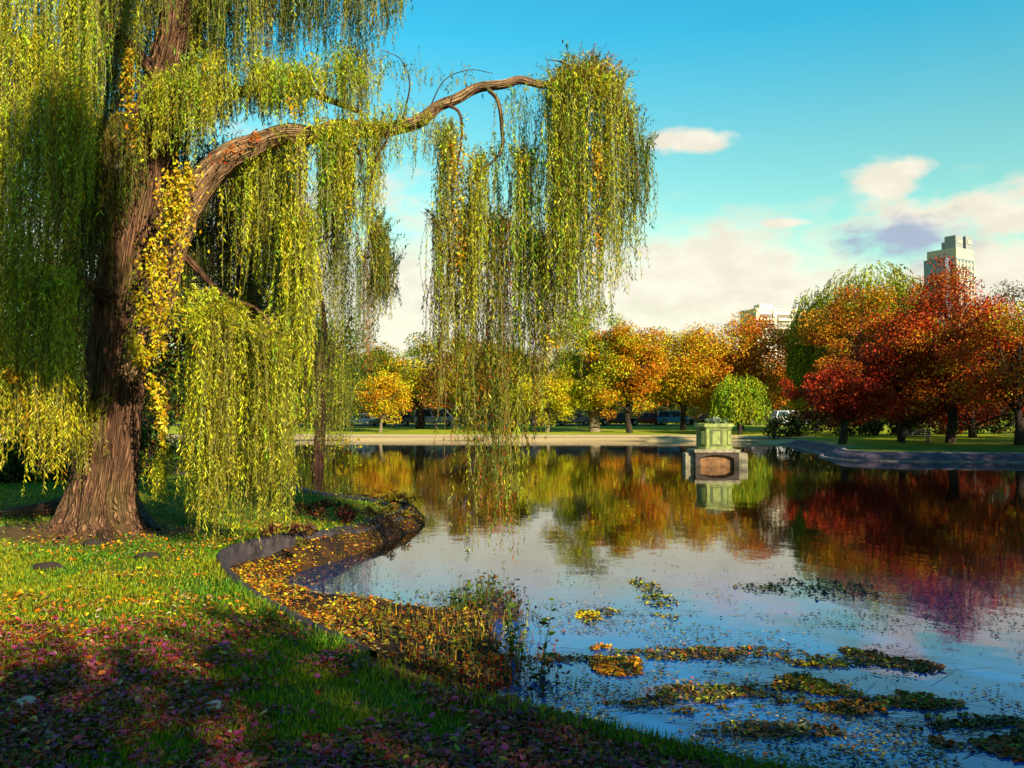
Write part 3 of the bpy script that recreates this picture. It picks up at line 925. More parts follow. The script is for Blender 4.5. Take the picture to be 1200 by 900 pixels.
GP = (GOLD, YEL, ORNG); GW = (4, 3, 1.2)
spray([(216, 196, 18), (204, 250, 30), (190, 305, 33), (176, 360, 28), (168, 400, 18), (166, 425, 8)], 4600, 11.9, (YEL, GOLD, LIME), (4, 3, 1), 40, .055)
spray([(196, 330, 14), (188, 390, 14), (180, 440, 10), (188, 480, 9), (194, 525, 4)], 900, 11.95, (YEL, GOLD, LIME), (4, 3, 1), 49, .055)
spray([(153, 55, 6), (151, 90, 11), (152, 130, 13), (158, 165, 15), (165, 185, 10)], 700, 12.35, GP, GW, 41)
spray([(68, 200, 6), (74, 245, 10), (82, 290, 9)], 260, 11.7, (GOLD, ORNG, BRN), (2, 2, 1), 42)
spray([(250, 190, 10), (272, 176, 14), (296, 160, 12), (310, 152, 6)], 420, 12.15, (RUST, ORNG, RED), (3, 3, 1), 43, .04)
spray([(530, 165, 8), (533, 195, 11), (535, 240, 10), (540, 290, 9), (538, 320, 5)], 1300, 12.0, (GOLD, YEL, ORNG), (3, 2, 2), 44, .05)
spray([(700, 165, 6), (702, 220, 8), (704, 270, 8), (700, 320, 6)], 900, 11.5, (GOLD, ORNG, YEL), (3, 2, 1), 45, .05)
spray([(8, 430, 7), (16, 448, 7)], 120, 11.3, (GOLD, ORNG), (2, 1), 46)
spray([(610, 180, 8), (612, 196, 8), (640, 395, 8), (660, 410, 5)], 150, 11.8, (GOLD, YEL), (2, 1), 47, .05)
spray([(345, 115, 14), (352, 135, 10)], 160, 12.0, (YEL, GOLD), (2, 1), 48, .05)

# second dark trunk on the spit and its tree
def tree_tube(base, path, rad):
    return tube_geo(np.array(path), np.array(rad), len(path) * 6, 12, .06, 4)


# ------------------------------------------------------------------ generic trees
def make_tree(name, label, px, D, top, hw, bot, pal, w, seed, style='round', n=6500, leaf=.30, trunk_r=.3, bark=None, group=None, base=None, K=46, hold=None, gap=.0,
              xyz=None, dims=None, aspect=.6):
    r = np.random.default_rng(seed)
    if xyz is None:
        bx = (px - 600) / 1000 * D; by = D
        ztop = P(px, top, D)[2]; zbot = P(px, bot, D)[2]; rx = hw * D / 1000
    else:
        bx, by = xyz; ztop, zbot, rx = dims
    if xyz is None: rx *= 1.34; n = int(n * 3.3); K = int(K * 1.6); leaf *= .72; trunk_r *= .85
    gz = H1(bx, by)
    cat = 'tree'
    t = thing(name, label, cat, (bx, by, gz), 0, group)
    ztop = max(ztop, gz + 1.2); zbot = max(zbot, gz + .3)
    cz = (ztop + zbot) / 2; rz = (ztop - zbot) / 2
    c0 = np.array((bx, by, cz))
    ry = rx * .9
    if style == 'weeping':
        m = K * 13
        v = norm(r.normal(size=(m, 3))); v[:, 2] = np.abs(v[:, 2]) ** .8
        v = norm(v) * (r.uniform(.45, 1, (m, 1)))
        v = v * (1 + .25 * (fbm(v[:, 0] * 2 + 3, v[:, 1] * 2 + seed, seed, 2) - .5))[:, None]
        hz = (ztop - zbot)
        s = np.array((bx, by, zbot + hz * .35)) + v * np.array((rx * .82, ry * .82, hz * .65))
        o = v.copy(); o[:, 2] = 0; o = norm(o) * rx * .18
        L = (s[:, 2] - zbot) * r.uniform(.5, 1.02, m)
        step = leaf * .36
        Q, C = strands(s, o, L, r, step, leaf, leaf * .5, pal, w, tau=rx * .2, sway=.12, stem=.012, stemcol=(.10, .08, .02))
        cents = s[r.choice(m, 10)]
    else:
        v = norm(r.normal(size=(K, 3)))
        rad = r.uniform(.25, 1, (K, 1)) ** .6
        v = v * rad * (.70 + .62 * vnoise(v[:, 0] * 1.7 + seed, v[:, 1] * 1.7 + v[:, 2] * 2.3, seed))[:, None]
        if style == 'spire':
            h = (v[:, 2:] + 1) / 2
            v[:, :2] *= (1.18 - .95 * h) * 1.1
            v[:, 2] = v[:, 2] * 1.0
        elif style == 'spread':
            v[:, 2] = np.where(v[:, 2] < 0, v[:, 2] * .8, v[:, 2])
            v[:, :2] *= 1.12 - .25 * np.abs(v[:, 2:])
        cents = c0 + v * np.array((rx * .93, ry * .93, rz * .88))
        cr = np.minimum(rx, rz * 1.2) * r.uniform(.18, .36, K)
        if style == 'spire': cr = cr * (1.15 - .6 * ((v[:, 2] + 1) / 2))
        wgt = cr ** 2; cnt = np.maximum((n * wgt / wgt.sum()).astype(int), 4)
        Q, C = clump_leaves(cents, cr, cnt, leaf, r, pal, w, aspect)
    # trunk and limbs
    th = gz + (ztop - gz) * .72
    sw = r.normal(0, .03 * (ztop - gz), (5, 2))
    hs = np.linspace(gz - .25, th, 5)
    pts = np.array([(bx + sw[i, 0] * (i > 0) * .6, by + sw[i, 1] * (i > 0) * .6, hs[i]) for i in range(5)])
    rr = trunk_r * np.array((1.35, .95, .75, .5, .12))
    geo = [tube_geo(pts, rr, 26, 12, .06, seed)]
    sel = cents[r.choice(len(cents), min(26, len(cents)), replace=False)]
    for c in sel:
        f = r.uniform(.3, .85)
        a = np.array([np.interp(f * 4, range(5), pts[:, k]) for k in range(3)])
        if a[2] > c[2] and style != 'weeping': a[2] = max(gz + .8, c[2] - .3 * rz)
        m = (a + c) / 2 + np.array((0, 0, .08 * rz)) + r.normal(0, .06 * rx, 3)
        geo.append(tube_geo([a, m, c], trunk_r * np.array((.38, .24, .07)), 10, 7))
    tubes('trunk', geo, bark or M_BARK2, t)
    build_quads('crown', Q, C, M_FOL, t)
    return t


TR = 'trees along the far shore'
# name, label, px, D, top, hw, bot, palette, weights, kw
make_tree('maple_tree', 'small round golden orange tree alone on the far lawn left of the pond', 446, 84, 434, 29, 497, (GOLD, ORNG, YEL), (4, 2, 2), 101, n=5200, K=70, leaf=.24, trunk_r=.16, bark=M_BARKP, group=TR)
make_tree('oak_tree', 'broad olive tree with dark branches behind the small golden tree', 492, 94, 394, 66, 486, (OLIVE, GOLD, GREEN, YGR), (4, 2, 1.5, 2), 102, 'spread', n=8000, trunk_r=.45, group=TR)
make_tree('elm_tree', 'dark olive tree at the far left end of the opposite shore', 395, 92, 398, 46, 490, (OLIVE, GREEN, RUST, YGR), (3, 2, 1, 1), 103, n=5500, group=TR)
make_tree('oak_tree', 'brown ochre tree seen through the middle willow strands', 552, 88, 390, 46, 484, (BRN, RUST, OLIVE, GOLD), (3, 2, 3, 2), 104, n=6500, trunk_r=.35, group=TR)
make_tree('elm_tree', 'yellow green tree left of the small bright yellow tree', 601, 90, 402, 36, 490, (YGR, OLIVE, LIME), (3, 2, 2), 105, n=4600, group=TR)
make_tree('maple_tree', 'small bright yellow tree beside the stout pale trunk on the far lawn', 641, 83, 434, 33, 496, (YEL, LIME, GOLD), (4, 2, 1), 106, n=5200, K=70, leaf=.24, trunk_r=.16, bark=M_BARKP, group=TR)
make_tree('plane_tree', 'tall yellow green tree with stout pale trunk on the far lawn', 697, 85, 354, 46, 488, (YGR, OLIVE, LIME, GOLD), (4, 3, 2, 1.5), 107, n=9000, trunk_r=.55, bark=M_BARKP, group=TR)
make_tree('maple_tree', 'narrow orange tree right of the pale trunk, taller than the golden one beside it', 738, 82, 374, 36, 490, (ORNG, GOLD, YGR), (4, 3, 1), 108, n=5200, group=TR)
make_tree('maple_tree', 'wide golden yellow tree in the middle of the far shore', 800, 88, 376, 54, 490, (GOLD, ORNG, YEL), (4, 2, 2), 109, n=7500, group=TR)
make_tree('maple_tree', 'orange tree with reddish top in front of the apartment block', 868, 90, 358, 54, 494, (ORNG, GOLD, RUST, RED), (6, 3, 1, .6), 110, n=8500, trunk_r=.35, group=TR)
make_tree('willow_tree', 'small green dome shaped willow behind the pedestal', 866, 77, 436, 29, 505, (FRESH, YGR, LIME), (4, 3, 2), 111, 'weeping', leaf=.26, K=40, trunk_r=.2, group=TR)
make_tree('willow_tree', 'tall pale green willow rising between the orange and the olive trees', 955, 84, 331, 25, 490, (YGR, LIME, FRESH), (4, 2, 1), 112, 'weeping', leaf=.34, K=48, trunk_r=.4, group=TR)
make_tree('willow_tree', 'broad drooping olive green treetop left of the tower', 1025, 80, 303, 62, 450, (OLIVE, YGR, LIME), (3, 4, 1), 113, 'weeping', leaf=.32, K=70, trunk_r=.5, group=TR)
make_tree('oak_tree', 'orange brown tree in front of the drooping olive treetop', 1010, 73, 334, 46, 492, (ORNG, RUST, OLIVE, GOLD), (4, 3, 2, 1), 114, n=9000, leaf=.26, trunk_r=.3, group=TR)
RB = 'red trees on the right bank'
make_tree('red_maple_tree', 'tall pointed scarlet maple in front of the tower', 1112, 54, 290, 80, 500, (RED, RUST, DKRED, ORNG), (5, 3, 1.5, 3), 115, 'spire', n=13000, leaf=.21, trunk_r=.3, group=RB, K=70)
make_tree('red_maple_tree', 'low dark crimson tree at the corner of the right bank', 985, 55, 415, 50, 507, (DKRED, RED, RUST), (4, 3, 2), 116, n=6000, leaf=.2, trunk_r=.28, group=RB)
make_tree('red_maple_tree', 'crimson tree between the corner tree and the tall scarlet maple', 1055, 57, 376, 54, 505, (DKRED, RED, RUST, ORNG), (3, 4, 2, 1), 117, n=7000, leaf=.2, trunk_r=.25, group=RB)
make_tree('maple_tree', 'orange red tree at the right edge of the photograph', 1194, 50, 350, 72, 504, (ORNG, RUST, RED, GOLD), (4, 3, 2, .8), 118, 'spread', n=10000, leaf=.2, trunk_r=.28, group=RB)
make_tree('red_maple_tree', 'wide dark red tree filling the space below the tall scarlet maple', 1140, 62, 400, 90, 507, (DKRED, RED, RUST), (4, 2, 1), 119, n=8000, leaf=.23, trunk_r=.28, group=RB)
make_tree('maple_tree', 'dark leafed tree beyond the right edge of the far trees', 1185, 100, 338, 48, 470, (DKGR, GREEN, BRN), (3, 2, 2), 120, n=4500, leaf=.32, trunk_r=.3, gap=.3)
# a second row, past the road
BK = 'background trees beyond the road'
for k, (px, top, hw, pal, w, lab) in enumerate([
    (360, 400, 60, (OLIVE, GREEN), (2, 2), 'green olive background tree beyond the far road, leftmost of its row'),
    (430, 405, 50, (OLIVE, GOLD), (2, 2), 'olive gold background tree between the dark tree and the broad olive tree'),
    (570, 412, 60, (RUST, OLIVE), (2, 3), 'rust olive background tree beyond the road behind the willow strands'),
    (650, 405, 50, (GOLD, YGR), (2, 3), 'gold green background tree behind the small bright yellow tree'),
    (735, 400, 60, (GOLD, ORNG), (2, 2), 'gold background tree beyond the road behind the narrow orange tree'),
    (838, 388, 60, (ORNG, GOLD), (3, 2), 'orange background tree between the golden and the orange trees'),
    (915, 405, 45, (ORNG, RUST), (2, 2), 'rusty background tree below the tall pale green willow'),
    (970, 380, 55, (RUST, OLIVE), (2, 2), 'brownish background tree behind the orange brown tree'),
    (1090, 370, 60, (RUST, RED), (2, 1), 'dull red background tree left of the tall scarlet maple'),
]):
    make_tree('oak_tree', lab, px, 128 + 4 * (k % 4), top, hw, 488, pal, w, 140 + k, n=3800, leaf=.42, trunk_r=.35, group=BK)
# dark trees on the left behind the big willow
LB = 'dark trees behind the big willow'
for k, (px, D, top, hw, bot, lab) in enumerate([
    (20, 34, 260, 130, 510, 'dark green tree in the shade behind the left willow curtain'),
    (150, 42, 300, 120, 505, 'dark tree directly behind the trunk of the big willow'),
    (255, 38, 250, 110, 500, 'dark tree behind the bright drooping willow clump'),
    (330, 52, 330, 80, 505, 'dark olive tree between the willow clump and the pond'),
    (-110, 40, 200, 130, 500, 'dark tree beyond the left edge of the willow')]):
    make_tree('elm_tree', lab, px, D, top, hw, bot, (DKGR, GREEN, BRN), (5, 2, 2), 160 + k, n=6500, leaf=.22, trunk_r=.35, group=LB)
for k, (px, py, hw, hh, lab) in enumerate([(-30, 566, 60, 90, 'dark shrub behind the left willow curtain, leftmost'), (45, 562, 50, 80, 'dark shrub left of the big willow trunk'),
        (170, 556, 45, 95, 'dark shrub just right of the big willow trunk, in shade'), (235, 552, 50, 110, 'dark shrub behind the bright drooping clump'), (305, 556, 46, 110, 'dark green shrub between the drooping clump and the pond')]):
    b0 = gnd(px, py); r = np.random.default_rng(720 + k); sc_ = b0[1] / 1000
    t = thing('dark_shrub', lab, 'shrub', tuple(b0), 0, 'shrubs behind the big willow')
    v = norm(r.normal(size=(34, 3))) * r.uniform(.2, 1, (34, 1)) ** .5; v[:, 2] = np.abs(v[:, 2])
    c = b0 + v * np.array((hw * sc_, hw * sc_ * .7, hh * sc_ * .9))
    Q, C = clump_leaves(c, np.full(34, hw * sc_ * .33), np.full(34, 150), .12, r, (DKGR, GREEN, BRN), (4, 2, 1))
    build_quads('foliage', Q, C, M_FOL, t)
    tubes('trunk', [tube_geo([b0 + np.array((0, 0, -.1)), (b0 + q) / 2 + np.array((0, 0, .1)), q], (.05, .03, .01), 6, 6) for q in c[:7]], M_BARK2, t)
# dark reddish tree on the spit
sp = thing('willow_tree', 'dark reddish trunk with thin hanging leaves at the tip of the spit', 'tree', tuple(gnd(374, 566)))
b0 = gnd(374, 566)
Dsp = b0[1]
pp = [P(374, 580, Dsp), P(372, 545, Dsp), P(376, 490, Dsp), P(372, 440, Dsp), P(380, 390, Dsp), P(376, 345, Dsp), P(372, 300, Dsp)]
tubes('trunk', [tube_geo(pp, np.array((12, 7, 6, 5.5, 4, 2.2, .8)) * Dsp / 1000, 50, 20, .07, 6),
                tube_geo([pp[3], P(395, 410, Dsp), P(412, 370, Dsp - .5)], np.array((3, 2, .8)) * Dsp / 1000, 14, 8)], M_BARKR, sp)
specs = [dict(top=[(330, 270), (380, 250), (430, 300), (450, 340)], bot=[(330, 540), (380, 560), (420, 480), (455, 400)], n=100, D0=Dsp - 1.5, D1=Dsp + 1.5, pal=WR, w=WRW, seed=71, step=.08, llen=.14, lwid=.03, bunch=.6, lmin=.4),
         dict(top=[(385, 440), (410, 440)], bot=[(385, 590), (410, 560)], n=24, D0=Dsp - 1, D1=Dsp + .5, pal=(OLIVE, GREEN, YGR), w=(2, 2, 1), seed=72, step=.07, llen=.12, lwid=.03)]
Qs, Cs = zip(*[curtain(None, **s_) for s_ in specs])
build_quads('crown', np.concatenate(Qs), np.concatenate(Cs), M_LEAF, sp)

# trees that cast the foreground and right bank shade
SH = 'shade trees outside the view'
for k, (x, y, zt, rx) in enumerate([(3.0, -12, 11.2, 3.3), (7.6, -12.4, 11.5, 3.5), (12.2, -12, 10.6, 3.4), (16.8, -12.5, 10.9, 3.4), (21.5, -12, 10.6, 3.3)]):
    make_tree('oak_tree', 'broad shade tree on the near bank behind the viewpoint', 0, 0, 0, 0, 0, (OLIVE, GREEN, RUST), (2, 2, 1), 180 + k, n=14000, leaf=.3, trunk_r=.3,
              xyz=(x, y), dims=(zt, 1.2, rx), group=SH, K=90)
for k, (x, y, zt, rx) in enumerate([(42, 22, 18.5, 6.5), (50, 31, 17.5, 6), (58, 39, 17, 6), (41, 10, 19, 6.5), (39, -2, 21, 6.5), (66, 46, 17, 6), (37.5, 31, 16, 5), (48, 18, 20, 6.5), (46, 5, 22, 7), (56, 26, 20, 6.5), (25.5, -13, 21, 5.2), (31, -8.5, 22, 6), (36.5, -12, 23, 6.5), (30, -18, 23, 6)]):  # last ones, behind the viewpoint, are added unseen to darken the right-hand water
    make_tree('oak_tree', 'tall shade tree on the right bank past the edge of the view', 0, 0, 0, 0, 0, (RUST, GREEN, ORNG), (2, 2, 1), 190 + k, n=11000, leaf=.45, trunk_r=.4,
              xyz=(x, y), dims=(zt, 2.0, rx), group='shade trees on the right bank', K=90)
# far-off wood behind the park, one continuous mass
r = np.random.default_rng(250)
n = 3200
cx = r.uniform(-130, 150, n); cy = r.uniform(165, 200, n)
cz = height(cx, cy) + r.uniform(.02, 1, n) * (7.5 + 6 * fbm(cx * .05, cx * 0, 3, 2))
Q, C = clump_leaves(np.stack((cx, cy, cz), 1), r.uniform(1.8, 3.2, n), np.full(n, 50), 1.0, r, (OLIVE, BRN, RUST, DKGR, GREEN), (3, 3, 2, 2, 2))
tag(build_quads('distant_wood', Q, C, M_FOL), kind='stuff')
for x0, y0, x1, y1, hh, lab in ((-62, 113, 46, 113, 2.0, 'long dark clipped hedge behind the row of parked cars'), (21, 70, 62, 66, 2.0, 'low dark hedge in the shade under the red trees')):
    L = math.hypot(x1 - x0, y1 - y0); n = int(L * 15)
    u = r.uniform(0, 1, n)
    c = np.stack((x0 + (x1 - x0) * u, y0 + (y1 - y0) * u + r.normal(0, .35, n), np.zeros(n)), 1)
    c[:, 2] = height(c[:, 0], c[:, 1]) + r.uniform(.1, 1, n) * hh * (.75 + .4 * vnoise(c[:, 0] * .6, c[:, 0] * 0, 4))
    Q, C = clump_leaves(c, np.full(n, .55), np.full(n, 40), .26, r, (DKGR, GREEN, BRN), (5, 1, 1))
    tag(build_quads('hedge', Q, C, M_FOL), lab, 'hedge')

# ------------------------------------------------------------------ pedestal in the pond
M_SAGE = mat_plain('sage_paint', (.33, .36, .09), .65, 0, .4, 5)
M_SAGED = mat_plain('dark_sage_paint', (.12, .15, .035), .6, 0, .2, 4)
M_SLAB = mat_plain('weathered_stone', (.36, .29, .17), .85, 0, .5, 5)
M_WOODD = mat_plain('dark_timber', (.07, .045, .03), .8, 0, .3, 6)
M_TERRA = mat_plain('terracotta_core', (.28, .13, .045), .85, 0, .5, 5)
pc = P(836.5, 546, 37.9); PX, PY = pc[0], 37.9
ped = thing('pedestal', 'pale green panelled octagonal pedestal on a stone base standing in the pond', 'pedestal', (PX, PY, 0), R(-4))
mpx = .037
zb, zt = 0.73, 1.76
hw, ch = .70, .29
def octo(h, c): return [(-h + c, -h), (h - c, -h), (h, -h + c), (h, h - c), (h - c, h), (-h + c, h), (-h, h - c), (-h, -h + c)]
bm = bmesh.new(); add_prism(bm, octo(hw, ch), zb, zt); bm_obj('body', bm, M_SAGE, ped)
bm = bmesh.new(); add_prism(bm, octo(hw + .05, ch), zb - .001, zb + .09); bm_obj('plinth_moulding', bm, M_SAGE, ped)
bm = bmesh.new(); add_prism(bm, octo(hw + .04, ch), zt - .12, zt - .05); add_prism(bm, octo(hw + .10, ch), zt - .05, zt + .09); bm_obj('cornice', bm, M_SAGE, ped)
oc = octo(hw, ch)
for i in range(8):
    a, c = np.array(oc[i]), np.array(oc[(i + 1) % 8])
    m = (a + c) / 2; wd = np.linalg.norm(c - a); ang = math.atan2(c[1] - a[1], c[0] - a[0])
    nrm = np.array((math.sin(ang), -math.cos(ang)))
    zc, hh = (zb + zt) / 2 - .01, (zt - zb) - .30
    q = m + nrm * .006
    fr = box_obj('panel_frame', (q[0], q[1], zc), (wd * .66, .02, hh), M_SAGED, ped, ang)
    q = m + nrm * .014
    box_obj('panel', (q[0], q[1], zc), (wd * .40, .03, hh - .16), M_SAGE, fr, ang)
box_obj('deck_slab', (0, 0, zb - .07), (1.96, 1.96, .135), M_SLAB, ped, 0, .02)
# arch fronted plinth: frame with an arched opening on each of the front and back sides
for sgn in (-1, 1):
    bm = bmesh.new()
    ts = np.linspace(0, math.pi, 15)
    inner = [(-.72, -.3)] + [(-.72 * math.cos(t), .30 + .20 * math.sin(t)) for t in ts] + [(.72, -.3)]
    outer = [(-.93, -.3)] + [(-.93 + 1.86 * (k / 14), .594) for k in range(15)] + [(.93, -.3)]
    for yy in (-.06, .06):
        pass
    vi = [[bm.verts.new((x, sgn * .88 + yy, z)) for x, z in inner] for yy in (-.05, .05)]
    vo = [[bm.verts.new((x, sgn * .88 + yy, z)) for x, z in outer] for yy in (-.05, .05)]
    for k in range(len(inner) - 1):
        bm.faces.new((vi[0][k], vi[0][k + 1], vo[0][k + 1], vo[0][k])); bm.faces.new((vi[1][k], vo[1][k], vo[1][k + 1], vi[1][k + 1]))
        bm.faces.new((vi[0][k], vi[1][k], vi[1][k + 1], vi[0][k + 1])); bm.faces.new((vo[0][k], vo[0][k + 1], vo[1][k + 1], vo[1][k]))
    bm_obj('arch_frame', bm, M_WOODD, ped)
box_obj('core', (0, 0, .15), (1.6, 1.5, .885), M_TERRA, ped)
for sgn in (-1, 1):
    box_obj('side_block', (sgn * 1.14, -.2, .13), (.40, 1.0, .86), M_SLAB, ped, 0, .03)
# sparse plant in the top
pl = thing('planter_shrub', 'thin grey green plant growing on top of the pedestal', 'plant', (PX, PY, zt + .09))
r = np.random.default_rng(300)
cc = np.array((PX, PY, zt + .09)) + r.normal(size=(14, 3)) * np.array((.3, .3, .08)) + np.array((0, 0, .15))
Q, C = clump_leaves(cc, np.full(14, .13), np.full(14, 22), .10, r, ((.22, .28, .16), (.35, .4, .25), GREEN), (2, 1, 1))
build_quads('foliage', Q, C, M_FOL, pl)
tubes('trunk', [tube_geo([(PX + r.normal() * .1, PY, zt + .05), (PX + r.normal() * .1, PY, zt + .2), c], (.012, .01, .006), 6, 5) for c in cc[:6]], M_BARK2, pl)

# ------------------------------------------------------------------ cars
M_GLASS = mat_plain('car_glass', (.03, .04, .05), .08, 0, .1, 2, .6)
M_TYRE = mat_plain('tyre_rubber', (.015, .015, .016), .85)
M_RIM = mat_plain('wheel_rim', (.4, .4, .42), .35, .8)
M_LAMP = mat_plain('lamp_lens', (.7, .68, .6), .15, 0, .05, 2, .6)
M_TAIL = mat_plain('tail_lens', (.4, .02, .02), .2, 0, .05, 2, .6)
def car_paint(name, c): return mat_plain(name, c, .25, .1, .03, 1, .6)


def car_meshes(kind):
    """body profile (x,z) etc per kind"""
    if kind == 'van':
        L, W, body, cab = 4.9, 1.95, 1.05, [(-2.4, 1.0), (-2.3, 1.95), (1.2, 1.98), (1.95, 1.08)]
        prof_ = [(-2.45, .32), (-2.45, 1.08), (1.95, 1.12), (2.4, .9), (2.48, .32)]
    elif kind == 'suv':
        L, W, body, cab = 4.6, 1.85, .95, [(-2.2, .92), (-1.95, 1.62), (.45, 1.66), (1.2, .98)]
        prof_ = [(-2.28, .34), (-2.26, .98), (1.15, 1.02), (2.15, .88), (2.28, .34)]
    else:
        L, W, body, cab = 4.5, 1.78, .85, [(-1.75, .84), (-1.05, 1.40), (.25, 1.42), (1.05, .88)]
        prof_ = [(-2.25, .28), (-2.22, .86), (-1.7, .90), (1.0, .92), (2.1, .74), (2.24, .28)]
    return L, W, prof_, cab


def extrude_profile(pr, W, bevel):
    bm = bmesh.new()
    a = [bm.verts.new((x, -W / 2, z)) for x, z in pr]; b_ = [bm.verts.new((x, W / 2, z)) for x, z in pr]
    n = len(pr)
    bm.faces.new(a[::-1]); bm.faces.new(b_)
    for i in range(n): bm.faces.new((a[i], a[(i + 1) % n], b_[(i + 1) % n], b_[i]))
    bmesh.ops.recalc_face_normals(bm, faces=bm.faces)
    if bevel: bmesh.ops.bevel(bm, geom=list(bm.edges), offset=bevel, segments=3, affect='EDGES', profile=.6)
    return bm


def make_car(name, label, kind, paint, x, y, rz):
    L, W, pr, cab = car_meshes(kind)
    z = H1(x, y) + .032
    t = thing(name, label, 'van' if kind == 'van' else 'car', (x, y, z), rz, 'cars parked along the far road')
    bm_obj('body', extrude_profile(pr, W, .07), paint, t, True)
    bm = extrude_profile(cab, W * .9, .0)
    for v in bm.verts:
        if v.co.z > 1.2: v.co.y *= .86
    bm_obj('cabin_glass', bm, M_GLASS, t)
    zt_ = max(c[1] for c in cab)
    bm = bmesh.new(); x0, x1 = cab[1][0], cab[2][0]
    add_box(bm, ((x0 + x1) / 2, 0, zt_ + .01), (x1 - x0 + .1, W * .80, .09), 0, .03)
    bm_obj('roof', bm, paint, t, True)
    for s in (-1, 1):
        for (xa, za), (xb, zb_) in ((cab[0], cab[1]), (cab[3], cab[2]), (((cab[0][0] + cab[3][0]) / 2, cab[0][1]), ((x0 + x1) / 2, zt_))):
            bm = bmesh.new()
            q = [(xa - .06, s * W * .455, za), (xa + .06, s * W * .455, za), (xb + .05, s * W * .395, zb_), (xb - .05, s * W * .395, zb_)]
            q2 = [(a, b_ - s * .05, c) for a, b_, c in q]
            va = [bm.verts.new(p) for p in q]; vb = [bm.verts.new(p) for p in q2]
            bm.faces.new(va); bm.faces.new(vb[::-1])
            for i in range(4): bm.faces.new((va[i], vb[i], vb[(i + 1) % 4], va[(i + 1) % 4]))
            bm_obj('pillar', bm, paint, t)
        for xw in (-L * .31, L * .31):
            bm = bmesh.new()
            bmesh.ops.create_cone(bm, cap_ends=True, segments=20, radius1=.33, radius2=.33, depth=.22, matrix=Matrix.Translation((xw, s * (W / 2 - .09), .33)) @ Matrix.Rotation(math.pi / 2, 4, 'X'))
            wh = bm_obj('wheel', bm, M_TYRE, t, False)
            bm = bmesh.new()
            bmesh.ops.create_cone(bm, cap_ends=True, segments=16, radius1=.2, radius2=.2, depth=.24, matrix=Matrix.Translation((xw, s * (W / 2 - .085), .33)) @ Matrix.Rotation(math.pi / 2, 4, 'X'))
            bm_obj('rim', bm, M_RIM, wh)
        box_obj('headlight', (pr[-1][0] - .08, s * W * .34, .68), (.16, .3, .14), M_LAMP, t, 0, .03)
        box_obj('tail_light', (pr[0][0] + .05, s * W * .36, .75), (.14, .22, .16), M_TAIL, t, 0, .03)
    return t


PA = {k: car_paint(k + '_car_paint', c) for k, c in dict(white=(.75, .76, .78), black=(.015, .015, .018), silver=(.45, .47, .5), blue=(.03, .10, .32), grey=(.12, .12, .13), maroon=(.16, .02, .03), teal=(.05, .25, .35)).items()}
cars = [(392, 'sedan', 'black', 'black saloon car at the left end of the far road'),
        (424, 'sedan', 'white', 'white saloon car left of the small golden tree'),
        (462, 'suv', 'grey', 'dark grey estate car right of the small golden tree'),
        (510, 'van', 'silver', 'pale silver van under the broad olive tree'),
        (560, 'sedan', 'maroon', 'maroon saloon car behind the middle willow strands'),
        (612, 'suv', 'black', 'black tall car left of the small bright yellow tree'),
        (672, 'suv', 'grey', 'dark grey car just left of the stout pale trunk'),
        (722, 'sedan', 'black', 'black saloon car just right of the stout pale trunk'),
        (757, 'sedan', 'maroon', 'maroon saloon car under the golden trees'),
        (790, 'suv', 'teal', 'blue green car with bright windscreen left of the pedestal'),
        (826, 'sedan', 'black', 'black saloon car directly behind the pedestal'),
        (893, 'suv', 'black', 'black tall car right of the small green dome willow'),
        (928, 'suv', 'white', 'white roofed car right of the dome willow, last of the parked row')]
for k, (px, kind, colr, lab) in enumerate(cars):
    make_car('parked_car' if kind != 'van' else 'parked_van', lab, kind, PA[colr], (px - 600) / 1000 * 103.5, 103.5, R(180) if k % 3 else R(2))

# ------------------------------------------------------------------ buildings
M_TOWER = mat_plain('tower_concrete', (.60, .50, .36), .8, 0, .08, .05)
M_TGLASS = mat_plain('tower_glass', (.16, .22, .27), .2, 0, .15, .05, .5)
M_TGREY = mat_plain('tower_grey', (.33, .33, .32), .7, 0, .1, .05)
M_APT = mat_plain('apartment_concrete', (.95, .80, .58), .85, 0, .08, .05)
M_APTW = mat_plain('apartment_window', (.22, .17, .13), .3, 0, .2, .1)
DT = 420.0
tw = P(1113, 278, DT)
tz = tw[2]
tower = thing('tower_block', 'tall pale high rise tower with dark slots at its top behind the scarlet maple', 'tower', (tw[0], DT, 1.0), R(32))
sw_, sd_ = 15.0, 15.0
box_obj('shaft', (0, 0, tz / 2 - 4), (sw_, sd_, tz - 8), M_TOWER, tower)
box_obj('glass_wing', (-sw_ / 2 - 2.2, 1.0, tz / 2 - 6), (4.4, sd_ - 4, tz - 14), M_TGLASS, tower)
bm = bmesh.new()
add_box(bm, (-4.3, -sd_ / 2 + 3, tz - 5.2), (6.2, 5.6, 6.4)); bm_obj('crown_block', bm, M_TGREY, tower)
bm = bmesh.new()
add_box(bm, (4.3, -sd_ / 2 + 3, tz - 5.0), (5.8, 5.4, 6.8)); bm_obj('crown_block', bm, M_TGREY, tower)
box_obj('crown_slot', (-4.3, -sd_ / 2 + .15, tz - 5.0), (4.2, .5, 1.6), M_TOWER, tower)
box_obj('crown_slot', (4.3, -sd_ / 2 + .25, tz - 4.4), (3.6, .5, 1.8), M_TOWER, tower)
box_obj('crown_block', (5.2, 3.0, tz - 5.4), (4.2, 6.4, 6.0), M_TGREY, tower)
nf = 24
for k in range(nf):
    zz = 6 + (tz - 20) * k / (nf - 1)
    box_obj('window_band', (0, 0, zz), (sw_ + .12, sd_ + .12, 1.5), M_TGLASS, tower)
for q in (-7.35, -4.4, -1.5, 1.5, 4.4, 7.35):
    box_obj('pier', (q, -sd_ / 2 - .08, tz / 2 - 7), (.9, .5, tz - 14), M_TOWER, tower)
    box_obj('pier', (sw_ / 2 + .08, q, tz / 2 - 7), (.5, .9, tz - 14), M_TOWER, tower)
